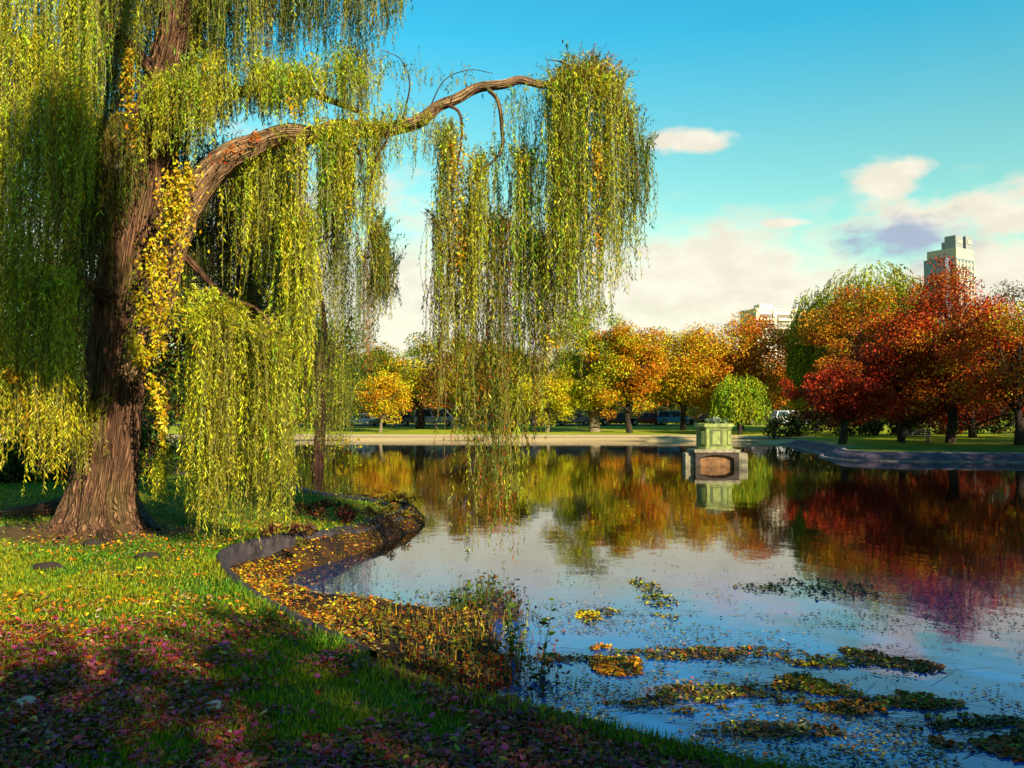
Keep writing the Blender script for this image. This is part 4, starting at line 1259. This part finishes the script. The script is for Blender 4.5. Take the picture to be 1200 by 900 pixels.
DA = 300.0
aw = P(908, 366, DA)
apt = thing('apartment_block', 'long cream apartment block with rows of balconies behind the orange trees', 'building', (aw[0], DA, 1.0), R(14))
az_ = aw[2] - 1
box_obj('wall', (0, 0, az_ / 2), (21, 11, az_), M_APT, apt)
box_obj('roof', (0, 0, az_ + .25), (21.6, 11.6, .5), M_APT, apt)
box_obj('stair_tower', (-4, 1, az_ + 1.5), (5, 4, 2.2), M_APT, apt)
for k in range(9):
    zz = az_ - 2.2 - k * 3.2
    box_obj('window_band', (0, 0, zz), (21.1, 11.1, 1.6), M_APTW, apt)
    for j in range(3): box_obj('balcony', (-7 + j * 7, -6.1, zz - 1.1), (5.2, 1.4, .9), M_APT, apt)
for q in (-10.2, -3.5, 3.5, 10.2): box_obj('pier', (q, -5.6, az_ / 2), (1.2, .9, az_ - .4), M_APT, apt)

# ------------------------------------------------------------------ small things on the far and right banks
M_BENCH = mat_plain('bench_timber', (.10, .06, .04), .7)
def bench(px, py, D, rz, label):
    x = (px - 600) / 1000 * D
    t = thing('park_bench', label, 'bench', (x, D, H1(x, D)), rz)
    bm = bmesh.new()
    for k in range(4): add_box(bm, (0, -.2 + k * .13, .45), (1.7, .1, .04))
    bm_obj('seat', bm, M_BENCH, t)
    bm = bmesh.new()
    for k in range(3): add_box(bm, (0, .27 + k * .03, .58 + k * .13), (1.7, .03, .1))
    bm_obj('backrest', bm, M_BENCH, t)
    for s in (-1, 1):
        bm = bmesh.new(); add_box(bm, (s * .7, -.17, .22), (.06, .06, .44)); add_box(bm, (s * .7, .25, .42), (.06, .06, .84)); add_box(bm, (s * .7, .04, .40), (.06, .4, .05))
        bm_obj('leg', bm, M_TYRE, t)
bench(1072, 508, 54, R(170), 'dark park bench on the shaded right bank under the red trees')
M_BINB = mat_plain('blue_plastic', (.02, .06, .30), .4)
g_ = gnd(88, 548)
bin_ = thing('litter_bin', 'blue litter bin on the shaded lawn left of the willow trunk', 'bin', tuple(g_))
bm = bmesh.new(); bmesh.ops.create_cone(bm, cap_ends=True, segments=20, radius1=.2, radius2=.25, depth=.7, matrix=Matrix.Translation((0, 0, .37))); bm_obj('barrel', bm, M_BINB, bin_, False)
bm = bmesh.new(); bmesh.ops.create_cone(bm, cap_ends=True, segments=20, radius1=.28, radius2=.1, depth=.16, matrix=Matrix.Translation((0, 0, .80))); bm_obj('lid', bm, M_BINB, bin_, False)

# ------------------------------------------------------------------ grass
r = np.random.default_rng(500)
n = 420000
D = 1.0 / r.uniform(1 / 27.0, 1 / 3.6, n)
x = r.uniform(-.68, .68, n) * D
sd = sdist(x, D, LAGS)
dw = np.hypot(x + 6.3, (D - 13.2) * 1.2)
den = fbm(x * 1.1, D * 1.1, 31)
keep = (sd > .015) & (r.uniform(size=n) < sstep(.25, .55, den) * .8 + .2) & ((dw > 1.6) | (r.uniform(size=n) < .15)) & (x < 9) & ((D > 7.2) | (r.uniform(size=n) < .62))
x, D, sd = x[keep], D[keep], sd[keep]
zz = height(x, D)
n = len(x)
p = np.stack((x, D, zz - .005), 1)
d = np.stack((r.normal(0, .42, n), r.normal(0, .42, n), np.ones(n)), 1)
ln = r.uniform(.03, .075, n) * np.where(sd < .25, 1.7, 1.0)
wd_ = (.004 + .0007 * D) * r.uniform(.7, 1.4, n)
gc = np.where((fbm(x * .7, D * .7, 41) + r.normal(0, .12, n) > .52)[:, None], np.array((.36, .37, .008)), np.array((.12, .28, .008)))
Q = leaf_quads(p, d, ln, wd_, r, .3)
g = build_quads('grass', Q, jit(gc, r, .25, .1), M_GRASS)
tag(g, kind='stuff')

# ------------------------------------------------------------------ leaf litter
def litter(x, y, zf, size, cols, r, tilt=.35):
    n = len(x)
    a = r.uniform(0, 6.28, n)
    d = np.stack((np.cos(a), np.sin(a), r.normal(0, tilt, n)), 1); d = norm(d)
    L = size
    up = np.stack((r.normal(0, tilt, n), r.normal(0, tilt, n), np.ones(n)), 1)
    side = norm(np.cross(d, up)); nrm = np.cross(side, d)
    p = np.stack((x, y, zf), 1) - d * (L * .5)[:, None]
    W = L * r.uniform(.55, .9, n)
    lift = (W * r.normal(.14, .16, n))[:, None]; tipl = (L * r.normal(.05, .12, n))[:, None]
    q = p + d * L[:, None] + nrm * tipl
    def pt(f, w, k): return p + d * (L * f)[:, None] + side * (W * w)[:, None] + nrm * lift * k
    a1, a2 = r.uniform(.22, .4, n), r.uniform(.55, .75, n)
    l1, l2 = pt(a1, .42, .9), pt(a2, .36, .8)
    r1, r2 = pt(a1, -.42, .9), pt(a2, -.36, .8)
    Q = np.concatenate((np.stack((p, q, l2, l1), 1), np.stack((p, r1, r2, q), 1)))
    cols = np.concatenate((cols, cols))
    return Q, cols


r = np.random.default_rng(520)
n = 130000
D = 1.0 / r.uniform(1 / 24.0, 1 / 3.6, n)
x = r.uniform(-.68, .6, n) * D
sd = sdist(x, D, LAGS); s2 = sdist(x, D, SHELF)
den = fbm(x * .8, D * .8, 61) * .6 + fbm(x * 2.6, D * 2.6, 62) * .4
dw = np.hypot(x + 5.4, (D - 12.4) * .9)
pr = sstep(.53, .64, den) * .85 + .02 + .6 * (1 - sstep(.8, 2.4, dw)) + .9 * sstep(7.6, 6.6, D) * sstep(.36, .5, den)
pr = pr + .55 * (D > 11.5) * (x > -4.6) * sstep(.9, .3, sd)
shelf = (sd < -.1) & (s2 < .2)
pr = np.where(shelf, (sstep(.36, .52, den) * .9 + .05) * (1 - .6 * sstep(-1.9, -1.0, x)), pr)
keep = ((sd > .0) | shelf) & (r.uniform(size=n) < pr) & (x < 4)
x, D, sd, shelf, dw = x[keep], D[keep], sd[keep], shelf[keep], dw[keep]
n = len(x)
zz = height(x, D) + np.where(sd > 0, r.uniform(.012, .05, n), .012) + .035 * (sd > 0) * (sd < .3) * (D > 11)
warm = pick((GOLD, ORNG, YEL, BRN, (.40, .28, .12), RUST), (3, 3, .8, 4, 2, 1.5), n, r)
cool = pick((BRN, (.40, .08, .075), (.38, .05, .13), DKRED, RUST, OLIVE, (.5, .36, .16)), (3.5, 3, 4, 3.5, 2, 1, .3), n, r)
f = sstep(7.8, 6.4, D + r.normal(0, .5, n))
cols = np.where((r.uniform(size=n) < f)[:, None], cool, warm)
sz = r.uniform(.022, .06, n)
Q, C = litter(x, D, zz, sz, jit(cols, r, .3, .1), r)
n = 80000
x2 = r.uniform(-4.3, .6, n); y2 = r.uniform(5, 21, n)
sd2 = sdist(x2, y2, LAGS); q2 = sdist(x2, y2, SHELF)
den = fbm(x2 * 1.7, y2 * 1.7, 64) * .6 + fbm(x2 * 5, y2 * 5, 65) * .4
k = (sd2 < -.12) & (q2 < .15) & (r.uniform(size=n) < (.12 + .88 * sstep(.36, .56, den)) * sstep(-.10, -.25, sd2) * (1 - .45 * sstep(-1.9, -1.0, x2)))
x2, y2 = x2[k], y2[k]; z2 = height(x2, y2); k = z2 > .0
x2, y2, z2 = x2[k], y2[k], z2[k]
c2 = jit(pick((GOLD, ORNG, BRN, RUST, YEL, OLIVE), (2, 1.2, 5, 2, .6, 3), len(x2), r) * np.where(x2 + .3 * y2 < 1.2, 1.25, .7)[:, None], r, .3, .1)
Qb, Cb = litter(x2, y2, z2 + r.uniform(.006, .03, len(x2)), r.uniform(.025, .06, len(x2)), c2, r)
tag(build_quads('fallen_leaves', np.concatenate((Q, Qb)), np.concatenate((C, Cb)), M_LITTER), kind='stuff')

# ------------------------------------------------------------------ reeds and weeds on the muddy edge
def reed(px, py, D_, h, nst, seed, label, pal, w, group, spread=.12, leafy=0.0, name='reed_clump', cat='plant'):
    g0 = G(px, py, 0.02)
    r = np.random.default_rng(seed)
    z = max(H1(g0[0], g0[1]), -.2)
    t = thing(name, label, cat, (g0[0], g0[1], max(z, 0)), 0, group)
    n = nst
    p = np.stack((g0[0] + r.normal(0, spread, n), g0[1] + r.normal(0, spread, n), np.full(n, z - .02)), 1)
    Qs, Cs = [], []
    hh = h * r.uniform(.5, 1.1, n)
    lean = r.normal(0, .16, (n, 2))
    for k in range(3):
        a = p + np.stack((lean[:, 0] * hh * (k / 3) ** 1.6, lean[:, 1] * hh * (k / 3) ** 1.6, hh * k / 3), 1)
        b_ = p + np.stack((lean[:, 0] * hh * ((k + 1) / 3) ** 1.6, lean[:, 1] * hh * ((k + 1) / 3) ** 1.6, hh * (k + 1) / 3), 1)
        w0, w1 = .006 * (1 - k / 3.2), .006 * (1 - (k + 1) / 3.2)
        s = np.array((1.0, .3, 0)) / 1.04
        Qs.append(np.stack((a - s * w0, a + s * w0, b_ + s * w1, b_ - s * w1), 1))
    base = jit(pick(pal, w, n, r), r, .2)
    QQ = [np.concatenate(Qs)]; CC_ = [np.tile(base, (3, 1))]
    m = int(n * leafy)
    if m:
        I = r.integers(0, n, m); u = r.uniform(.25, 1.0, m)
        q = p[I] + np.stack((lean[I, 0] * hh[I] * u ** 1.6, lean[I, 1] * hh[I] * u ** 1.6, hh[I] * u), 1)
        dd = norm(r.normal(size=(m, 3))); dd[:, 2] = np.abs(dd[:, 2]) * .4 + .1
        L = r.uniform(.035, .085, m) * (.6 + h)
        QQ.append(leaf_quads(q, dd, L, L * .4, r)); CC_.append(jit(pick(pal, w, m, r), r, .25))
    build_quads('foliage', np.concatenate(QQ), np.concatenate(CC_), M_FOL, t)
    return t


RD = (GREEN, DKGR, BRN); RW_ = (3, 2, 2)
WG = 'weeds along the muddy edge'
plants = [
    (545, 712, .50, 110, RD, RW_, .10, 2.0, 'dark upright reed clump farthest left of the reeds in the shallows'),
    (572, 706, .56, 150, RD, RW_, .10, 2.0, 'tall dark reed clump in the middle of the reeds'),
    (592, 722, .54, 170, (DKGR, BRN, (.06, .03, .06)), (2, 2, 2), .12, 2.5, 'dense purple dark reed clump next to the open water'),
    (520, 700, .32, 80, RD, RW_, .12, 1.5, 'short thin reed clump near the leafy mud tip'),
    (470, 698, .26, 80, RD, RW_, .14, 1.5, 'low sparse green clump beside the leaf covered mud'),
    (604, 770, .62, 12, (GREEN, DKGR), (2, 1), .06, 5, 'slender tall stem plant standing left in the bright water'),
    (626, 792, .75, 9, (GREEN, DKGR), (2, 1), .05, 6, 'slender tallest stem plant standing right in the bright water'),
    (640, 812, .35, 12, (GREEN, DKGR, BRN), (2, 1, 1), .08, 4, 'short stem plant at the foot of the grassy edge'),
]
for k, (px, py, h, ns, pal, w, sp_, lf, lab) in enumerate(plants):
    reed(px, py, 0, h, ns, 600 + k, lab, pal, w, 'reeds in the shallow water', sp_, lf)
weeds = [
    (430, 728, .16, (OLIVE, GOLD, YGR), 'low olive weed patch at the end of the kerb'),
    (470, 745, .2, (OLIVE, GREEN, RUST), 'green olive weed patch right of the kerb end'),
    (505, 735, .2, (GOLD, OLIVE, RUST), 'gold and olive weed patch below the low sparse clump'),
    (540, 748, .22, (OLIVE, YGR, RUST), 'yellow green weed patch below the dark reeds'),
    (575, 752, .22, (YEL, OLIVE, GREEN), 'yellow topped weed patch below the tall dark reeds'),
    (505, 770, .2, (YEL, YGR, OLIVE), 'bright yellow weed patch in the middle of the muddy edge'),
    (545, 780, .2, (RUST, ORNG, OLIVE), 'rusty orange weed patch in the middle of the muddy edge'),
    (585, 785, .2, (RUST, RED, OLIVE), 'reddish weed patch left of the slender stems'),
    (450, 775, .14, (OLIVE, RUST, DKRED), 'dull red weed patch on the lawn edge below the kerb end'),
    (490, 800, .15, (DKRED, RED, OLIVE), 'crimson weed patch on the lawn edge, left one'),
    (540, 805, .16, (RED, DKRED, ORNG), 'crimson weed patch on the lawn edge, middle one'),
    (590, 808, .16, (DKRED, RUST, (.10, .03, .07)), 'purple red weed patch at the right end of the muddy edge'),
    (562, 726, .18, (YEL, GOLD, OLIVE), 'small yellow weed tuft just left of the dense purple reeds'),
    (415, 752, .12, (OLIVE, YGR), 'small olive tuft touching the kerb stone'),
]
for k, (px, py, h, pal, lab) in enumerate(weeds):
    reed(px, py, 0, h * .8, 46, 640 + k, lab, tuple(tuple(.55 * u for u in q) for q in pal) + (BRN, DKGR), (2.2, 2, 1.5, 2, 2.5) if len(pal) == 3 else (3, 2, 1.5, 1.5), WG, .28, 2.8, 'weed_patch')
# low bush on the spit, dark against the water
spit = [(330, 632, (BRN, (.10, .02, .02), OLIVE), 'low brown bush on the shaded spit kerb'), (392, 612, ((.14, .014, .012), BRN, DKGR), 'low dark crimson bush on the middle of the spit'),
        (430, 603, ((.25, .06, .01), BRN, OLIVE), 'low rusty bush near the tip of the spit'), (462, 592, ((.30, .15, .01), BRN, OLIVE), 'small ochre bush at the very tip of the spit'),
        (402, 528, (YEL, GOLD), 'small yellow bush at the water behind the spit'), (370, 600, ((.16, .014, .01), (.25, .02, .01), DKGR, BRN), 'dark red bush beside the reddish trunk')]
for k, (px, py, pal, lab) in enumerate(spit):
    b0 = gnd(px, py) if py > 540 else np.array(G(px, py, .3))
    r = np.random.default_rng(700 + k)
    hgt = .28 * b0[1] / 15
    t = thing('low_bush', lab, 'bush', tuple(b0), 0, 'bushes on the spit')
    c = b0 + np.stack((r.normal(0, .42, 10), r.normal(0, .3, 10), r.uniform(.02, hgt * .8, 10)), 1)
    Q, C = clump_leaves(c, np.full(10, .12), np.full(10, 60), .06, r, pal, np.ones(len(pal)))
    build_quads('foliage', Q, C, M_FOL, t)
    tubes('trunk', [tube_geo([b0 + np.array((0, 0, -.03)), (b0 + q) / 2, q], (.015, .01, .005), 6, 5) for q in c[:6]], M_BARK2, t)

# ------------------------------------------------------------------ floating mats
def mat_patch(px, py, wpx, hpx, nl, pal, w, seed, label, ntw=10, up=.018):
    r = np.random.default_rng(seed)
    g0 = G(px, py, 0)
    gl = G(px - wpx, py, 0); gn = G(px, min(py + hpx, 899), 0); gf = G(px, py - hpx, 0)
    rx = g0[0] - gl[0]; ry = (gf[1] - gn[1]) / 2
    t = thing('floating_weed_mat', label, 'weed mat', (g0[0], g0[1], 0.0), 0, 'floating weed mats on the pond')
    n = int(nl * 2.9)
    rx *= 1.55; ry *= 1.35
    a = r.uniform(0, 6.28, n); q = r.uniform(0, 1, n) ** .6
    x = g0[0] + np.cos(a) * q * rx; y = g0[1] + np.sin(a) * q * ry
    k = fbm(x * 2.2, y * 5.0, seed) * .7 + fbm(x * 8, y * 8, seed + 5) * .3 + .22 * (1 - q) > .56
    x, y = x[k], y[k]; n = len(x)
    z = r.uniform(.004, up, n)
    Q, C = litter(x, y, z, r.uniform(.02, .06, n), jit(np.where((fbm(x * 6, y * 6, seed + 9) + r.normal(0, .12, n) > .56)[:, None], pick((DKGR, BRN, OLIVE), (2, 2, 1), n, r), pick(pal, w, n, r)), r, .35, .1), r, .4)
    if ntw:
        m = ntw * 2
        c = np.stack((g0[0] + r.normal(0, rx * .6, m), g0[1] + r.normal(0, ry * .5, m), np.full(m, .01)), 1)
        an = r.normal(0, .5, m); L = r.uniform(.08, .4, m)
        dv = np.stack((np.cos(an), np.sin(an), r.normal(.04, .1, m)), 1) * L[:, None]
        wv_ = np.stack((np.zeros(m), np.full(m, .006), np.zeros(m)), 1)
        Q = np.concatenate((Q, np.stack((c - dv - wv_, c + dv - wv_ * .5, c + dv + wv_ * .5, c - dv + wv_), 1)))
        C = np.concatenate((C, np.tile(np.array((.03, .025, .015)), (m, 1))))
    build_quads('foliage', Q, C, M_LITTER, t)
    return t


AL = (OLIVE, GREEN, BRN, RUST)
mats = [
    (720, 775, 20, 17, 700, (ORNG, GOLD, RUST), (3, 3, 1), 'small square floating patch of bright orange leaves in open water', 0),
    (765, 700, 16, 18, 260, (YEL, OLIVE, GREEN), (2, 2, 2), 'upright yellow olive floating weed nearest the far trees reflection', 6),
    (690, 722, 10, 8, 120, (YEL, GOLD), (2, 1), 'tiny bright yellow floating patch, left of a pair', 3),
    (714, 722, 12, 7, 90, (OLIVE, BRN), (2, 1), 'tiny olive floating patch, right of a pair', 3),
    (830, 766, 75, 7, 420, (BRN, OLIVE, RUST, DKGR), (3, 2, 1, 2), 'long thin dark floating streak right of the orange patch', 18),
    (948, 800, 34, 20, 1000, (GOLD, ORNG, YEL), (3, 3, 1), 'large golden floating patch in the middle of the right water', 6),
    (985, 826, 36, 10, 520, (ORNG, RUST, GOLD), (3, 2, 2), 'orange brown floating patch joined below the large golden one', 6),
    (1060, 826, 48, 12, 620, (OLIVE, GREEN, RUST), (3, 2, 2), 'olive floating mat right of the orange brown patch', 10),
    (850, 820, 62, 16, 620, AL, (3, 2, 2, 1), 'broad olive floating mat near the grassy edge', 14),
    (1022, 770, 22, 10, 300, (OLIVE, DKGR, BRN), (2, 2, 2), 'dark olive floating patch above the olive mat', 6),
    (1072, 778, 20, 11, 260, (BRN, RUST, OLIVE), (2, 2, 1), 'brown floating patch below the red reflection', 8),
    (960, 775, 36, 6, 200, (OLIVE, YGR, GREEN), (2, 1, 1), 'thin green floating strip above the large golden patch', 6),
    (1120, 848, 55, 8, 360, (BRN, DKGR, OLIVE), (2, 3, 1), 'dark floating streak running toward the right edge', 14),
    (1110, 872, 55, 9, 420, (BRN, RUST, OLIVE), (2, 2, 1), 'brown floating mat at the bottom right, left one', 10),
    (1178, 868, 30, 20, 520, (RUST, RED, OLIVE, BRN), (2, 1, 2, 1), 'reddish floating mat in the bottom right corner', 8),
    (905, 858, 60, 9, 240, (BRN, DKGR), (1, 1), 'sparse dark floating debris close to the bottom edge', 14),
    (740, 825, 34, 8, 120, (DKGR, BRN), (1, 1), 'sparse twiggy floating debris left of the broad olive mat', 8),
    (660, 772, 30, 4, 60, (DKGR, BRN), (1, 1), 'thin floating twig line left of the orange patch', 8),
    (900, 690, 30, 5, 80, (DKGR, OLIVE), (1, 1), 'faint dark floating line far out before the red reflection', 5),
    (960, 690, 45, 10, 200, (DKGR, OLIVE, BRN), (2, 2, 1), 'dark green floating weeds under the olive tree reflection', 8),
]
for k, (px, py, wp, hp, nl, pal, w, lab, nt_) in enumerate(mats):
    mat_patch(px, py, wp, hp, nl, pal, w, 800 + k, lab, nt_)
# scum and drifting leaf bits
r = np.random.default_rng(900)
n = 44000
D = 1.0 / r.uniform(1 / 16.0, 1 / 4.3, n); x = r.uniform(-.22, .66, n) * D
sd = sdist(x, D, LAGS)
den = fbm(x * 1.2, D * 1.2, 91) * .55 + fbm(x * 4, D * 4, 92) * .45
keep = (sd < -.15) & (r.uniform(size=n) < sstep(.44, .62, den) * .9 * sstep(15, 8, D) + .02) & (height(x, D) < 0.0)
x, D = x[keep], D[keep]; n = len(x)
cols = pick((OLIVE, BRN, DKGR, (.3, .3, .22), GOLD, RUST), (3, 3, 3, 2, .7, .7), n, r)
Q, C = litter(x, D, np.full(n, .006) + r.uniform(0, .006, n), r.uniform(.012, .04, n), jit(cols, r, .3), r, .08)
tag(build_quads('floating_debris', Q, C, M_LITTER), kind='stuff')

# ------------------------------------------------------------------ a few pale stones and bark chunks on the lawn
M_PSTONE = mat_plain('pale_stone', (.48, .40, .30), .85, 0, .25, 12)
for k, (px, py, s, lab) in enumerate([(252, 832, .055, 'pale rounded stone on the shaded lawn, largest of the loose stones'), (32, 828, .06, 'grey stone on the shaded lawn near the left edge')]):
    b0 = gnd(px, py)
    t = thing('loose_stone', lab, 'stone', tuple(b0))
    bm = bmesh.new(); bmesh.ops.create_icosphere(bm, subdivisions=3, radius=s)
    for v in bm.verts:
        nn = 1 + .35 * (float(vnoise(v.co.x * 25 + k * 9, v.co.y * 25 + v.co.z * 17, k)) - .5)
        v.co = Vector((v.co.x * 1.35 * nn, v.co.y * 1.0 * nn, v.co.z * .62 * nn + s * .35))
    bm_obj('boulder', bm, M_PSTONE, t, True)
M_CHUNK = mat_plain('dark_bark_chunk', (.035, .022, .015), .9, 0, .3, 12)
for k, (px, py, s, lab) in enumerate([(55, 668, .16, 'dark bark chunk on the sunlit lawn, leftmost'), (172, 655, .13, 'dark bark chunk on the sunlit lawn right of the trunk'), (108, 640, .10, 'small dark bark chunk close to the willow foot')]):
    b0 = gnd(px, py)
    t = thing('bark_chunk', lab, 'bark', tuple(b0))
    pp = [(-s * 1.3, .02, .01), (-s * .4, -.02, .035), (s * .5, .03, .04), (s * 1.3, 0, .015)]
    V, Qd, Fl = tube_geo(pp, (.02, .05, .045, .015), 16, 12, .12, k)
    mesh_np('slab', V, Qd, M_CHUNK, t, smooth=True, world=False)

# ------------------------------------------------------------------ light and sky
SUN_EL = 24.0
SX, SY = 0.58, -0.815          # horizontal direction towards the sun
az_sun = math.atan2(SX, SY)    # from +Y, clockwise
ld = bpy.data.lights.new('sun', 'SUN'); ld.energy = 5.0; ld.angle = R(.5); ld.color = (1.0, .90, .70)
lo = bpy.data.objects.new('sun', ld); link(lo)
dv = Vector((SX * math.cos(R(SUN_EL)), SY * math.cos(R(SUN_EL)), math.sin(R(SUN_EL))))
lo.rotation_euler = dv.to_track_quat('Z', 'Y').to_euler(); lo.location = (20, -30, 40)

wd = bpy.data.worlds.new('World'); scene.world = wd; wd.use_nodes = True
nt = wd.node_tree; N = nt.nodes; Lk = nt.links
bg = N['Background']; bg.inputs['Strength'].default_value = 0.0925
sky = N.new('ShaderNodeTexSky'); sky.sky_type = 'NISHITA'; sky.sun_disc = False
sky.sun_elevation = R(SUN_EL); sky.sun_rotation = az_sun; sky.ozone_density = 1.5; sky.dust_density = .4


def mth(op, a, b=None, clamp=False):
    m = N.new('ShaderNodeMath'); m.operation = op; m.use_clamp = clamp
    for i, v in enumerate((a, b)):
        if v is None: continue
        if isinstance(v, (int, float)): m.inputs[i].default_value = v
        else: Lk.new(v, m.inputs[i])
    return m.outputs[0]


tc = N.new('ShaderNodeTexCoord')
sx = N.new('ShaderNodeSeparateXYZ'); Lk.new(tc.outputs['Generated'], sx.inputs[0])
AZ = mth('ARCTAN2', sx.outputs['X'], sx.outputs['Y']); EL = mth('ARCSINE', sx.outputs['Z'])
cb = N.new('ShaderNodeCombineXYZ'); Lk.new(AZ, cb.inputs[0]); Lk.new(EL, cb.inputs[1])
def wnoise(sx_, sy_, scale, detail, off):
    mp = N.new('ShaderNodeMapping'); mp.inputs['Scale'].default_value = (sx_, sy_, 1); mp.inputs['Location'].default_value = (off, off * .7, off)
    Lk.new(cb.outputs[0], mp.inputs['Vector'])
    n = N.new('ShaderNodeTexNoise'); n.inputs['Scale'].default_value = scale; n.inputs['Detail'].default_value = detail; n.inputs['Roughness'].default_value = .55
    Lk.new(mp.outputs[0], n.inputs['Vector']); return n.outputs['Fac']
NA = wnoise(1, 2.2, 7, 6, 1.3); NB = wnoise(1, 2.0, 22, 6, 4.1)
def ramp(x, stops):
    rp = N.new('ShaderNodeValToRGB'); Lk.new(x, rp.inputs[0])
    while len(rp.color_ramp.elements) < len(stops): rp.color_ramp.elements.new(.5)
    for e, (p, c) in zip(rp.color_ramp.elements, stops): e.position = p; e.color = tuple(c) + (1,)
    return rp.outputs['Color']
def vmix(f, a, b, mode='MIX'):
    m = N.new('ShaderNodeMix'); m.data_type = 'RGBA'; m.blend_type = mode
    if isinstance(f, (int, float)): m.inputs[0].default_value = f
    else: Lk.new(f, m.inputs[0])
    for i, v in ((6, a), (7, b)):
        if isinstance(v, tuple): m.inputs[i].default_value = v + (1,)
        else: Lk.new(v, m.inputs[i])
    return m.outputs[2]
def smooth(x, a, b):
    m = N.new('ShaderNodeMapRange'); m.interpolation_type = 'SMOOTHSTEP'; Lk.new(x, m.inputs['Value'])
    m.inputs['From Min'].default_value = a; m.inputs['From Max'].default_value = b
    return m.outputs[0]
eln = mth('DIVIDE', EL, 1.5708)
# the tint turns the physical sky to the cyan cast of the photograph
TINT = ramp(eln, [(0.0, (.95, 1.2, .6)), (.12, (.85, 1.20, .72)), (.19, (.62, 1.16, .82)), (.27, (.19, 1.14, 1.06)), (.5, (.10, .7, 1.0))])
base = vmix(1.0, sky.outputs[0], TINT, 'MULTIPLY')
def blob(px, py, rpx, rpy, k=.9, e0=1.15, e1=.45):
    u, v = (px - 600) / 1000, (487 - py) / 1000
    a0 = math.atan(u); e_0 = math.atan(v * math.cos(a0))
    ra, re = rpx / 1000 * math.cos(a0) ** 2, rpy / 1000
    da = mth('MULTIPLY', mth('SUBTRACT', AZ, a0), 1 / ra); de = mth('MULTIPLY', mth('SUBTRACT', EL, e_0), 1 / re)
    d = mth('SQRT', mth('ADD', mth('MULTIPLY', da, da), mth('MULTIPLY', de, de)))
    nn = mth('MULTIPLY', mth('ADD', mth('SUBTRACT', NA, .5), mth('MULTIPLY', mth('SUBTRACT', NB, .5), .9)), k * 2)
    return smooth(mth('ADD', d, nn), e0, e1)
cl = None
for bl in [(600, 385, 400, 155, .4), (850, 350, 260, 105, .5), (1075, 262, 120, 36), (1042, 216, 42, 26), (1066, 197, 30, 14), (815, 160, 62, 13), (1185, 245, 95, 36), (1170, 330, 150, 60), (925, 260, 45, 8), (240, 300, 300, 120), (1600, 330, 300, 60)]:
    o = blob(*bl); cl = o if cl is None else mth('MAXIMUM', cl, o)
# thin general cover low down all round
gen = mth('MULTIPLY', smooth(mth('ADD', NA, mth('MULTIPLY', EL, -1.6)), .30, .52), .8)
cl = mth('MAXIMUM', cl, gen)
cl = mth('MULTIPLY', cl, .93)
shade = blob(1052, 280, 100, 30, .7)
CC = vmix(smooth(NB, .35, .65), (4.35, 3.95, 3.2), (4.9, 4.5, 3.7))
CC = vmix(mth('MULTIPLY', shade, .85), CC, (1.6, 1.95, 3.0))
final = vmix(cl, base, CC)
Lk.new(final, bg.inputs['Color'])

# ------------------------------------------------------------------ view
vs = scene.view_settings
vs.view_transform = 'Standard'; vs.look = 'None'; vs.gamma = 1.0; vs.use_curve_mapping = False
vs.exposure = 1.2
scene.render.film_transparent = False
scene.cycles.max_bounces = 6; scene.cycles.diffuse_bounces = 3; scene.cycles.glossy_bounces = 3; scene.cycles.transmission_bounces = 4
scene.cycles.use_denoising = True
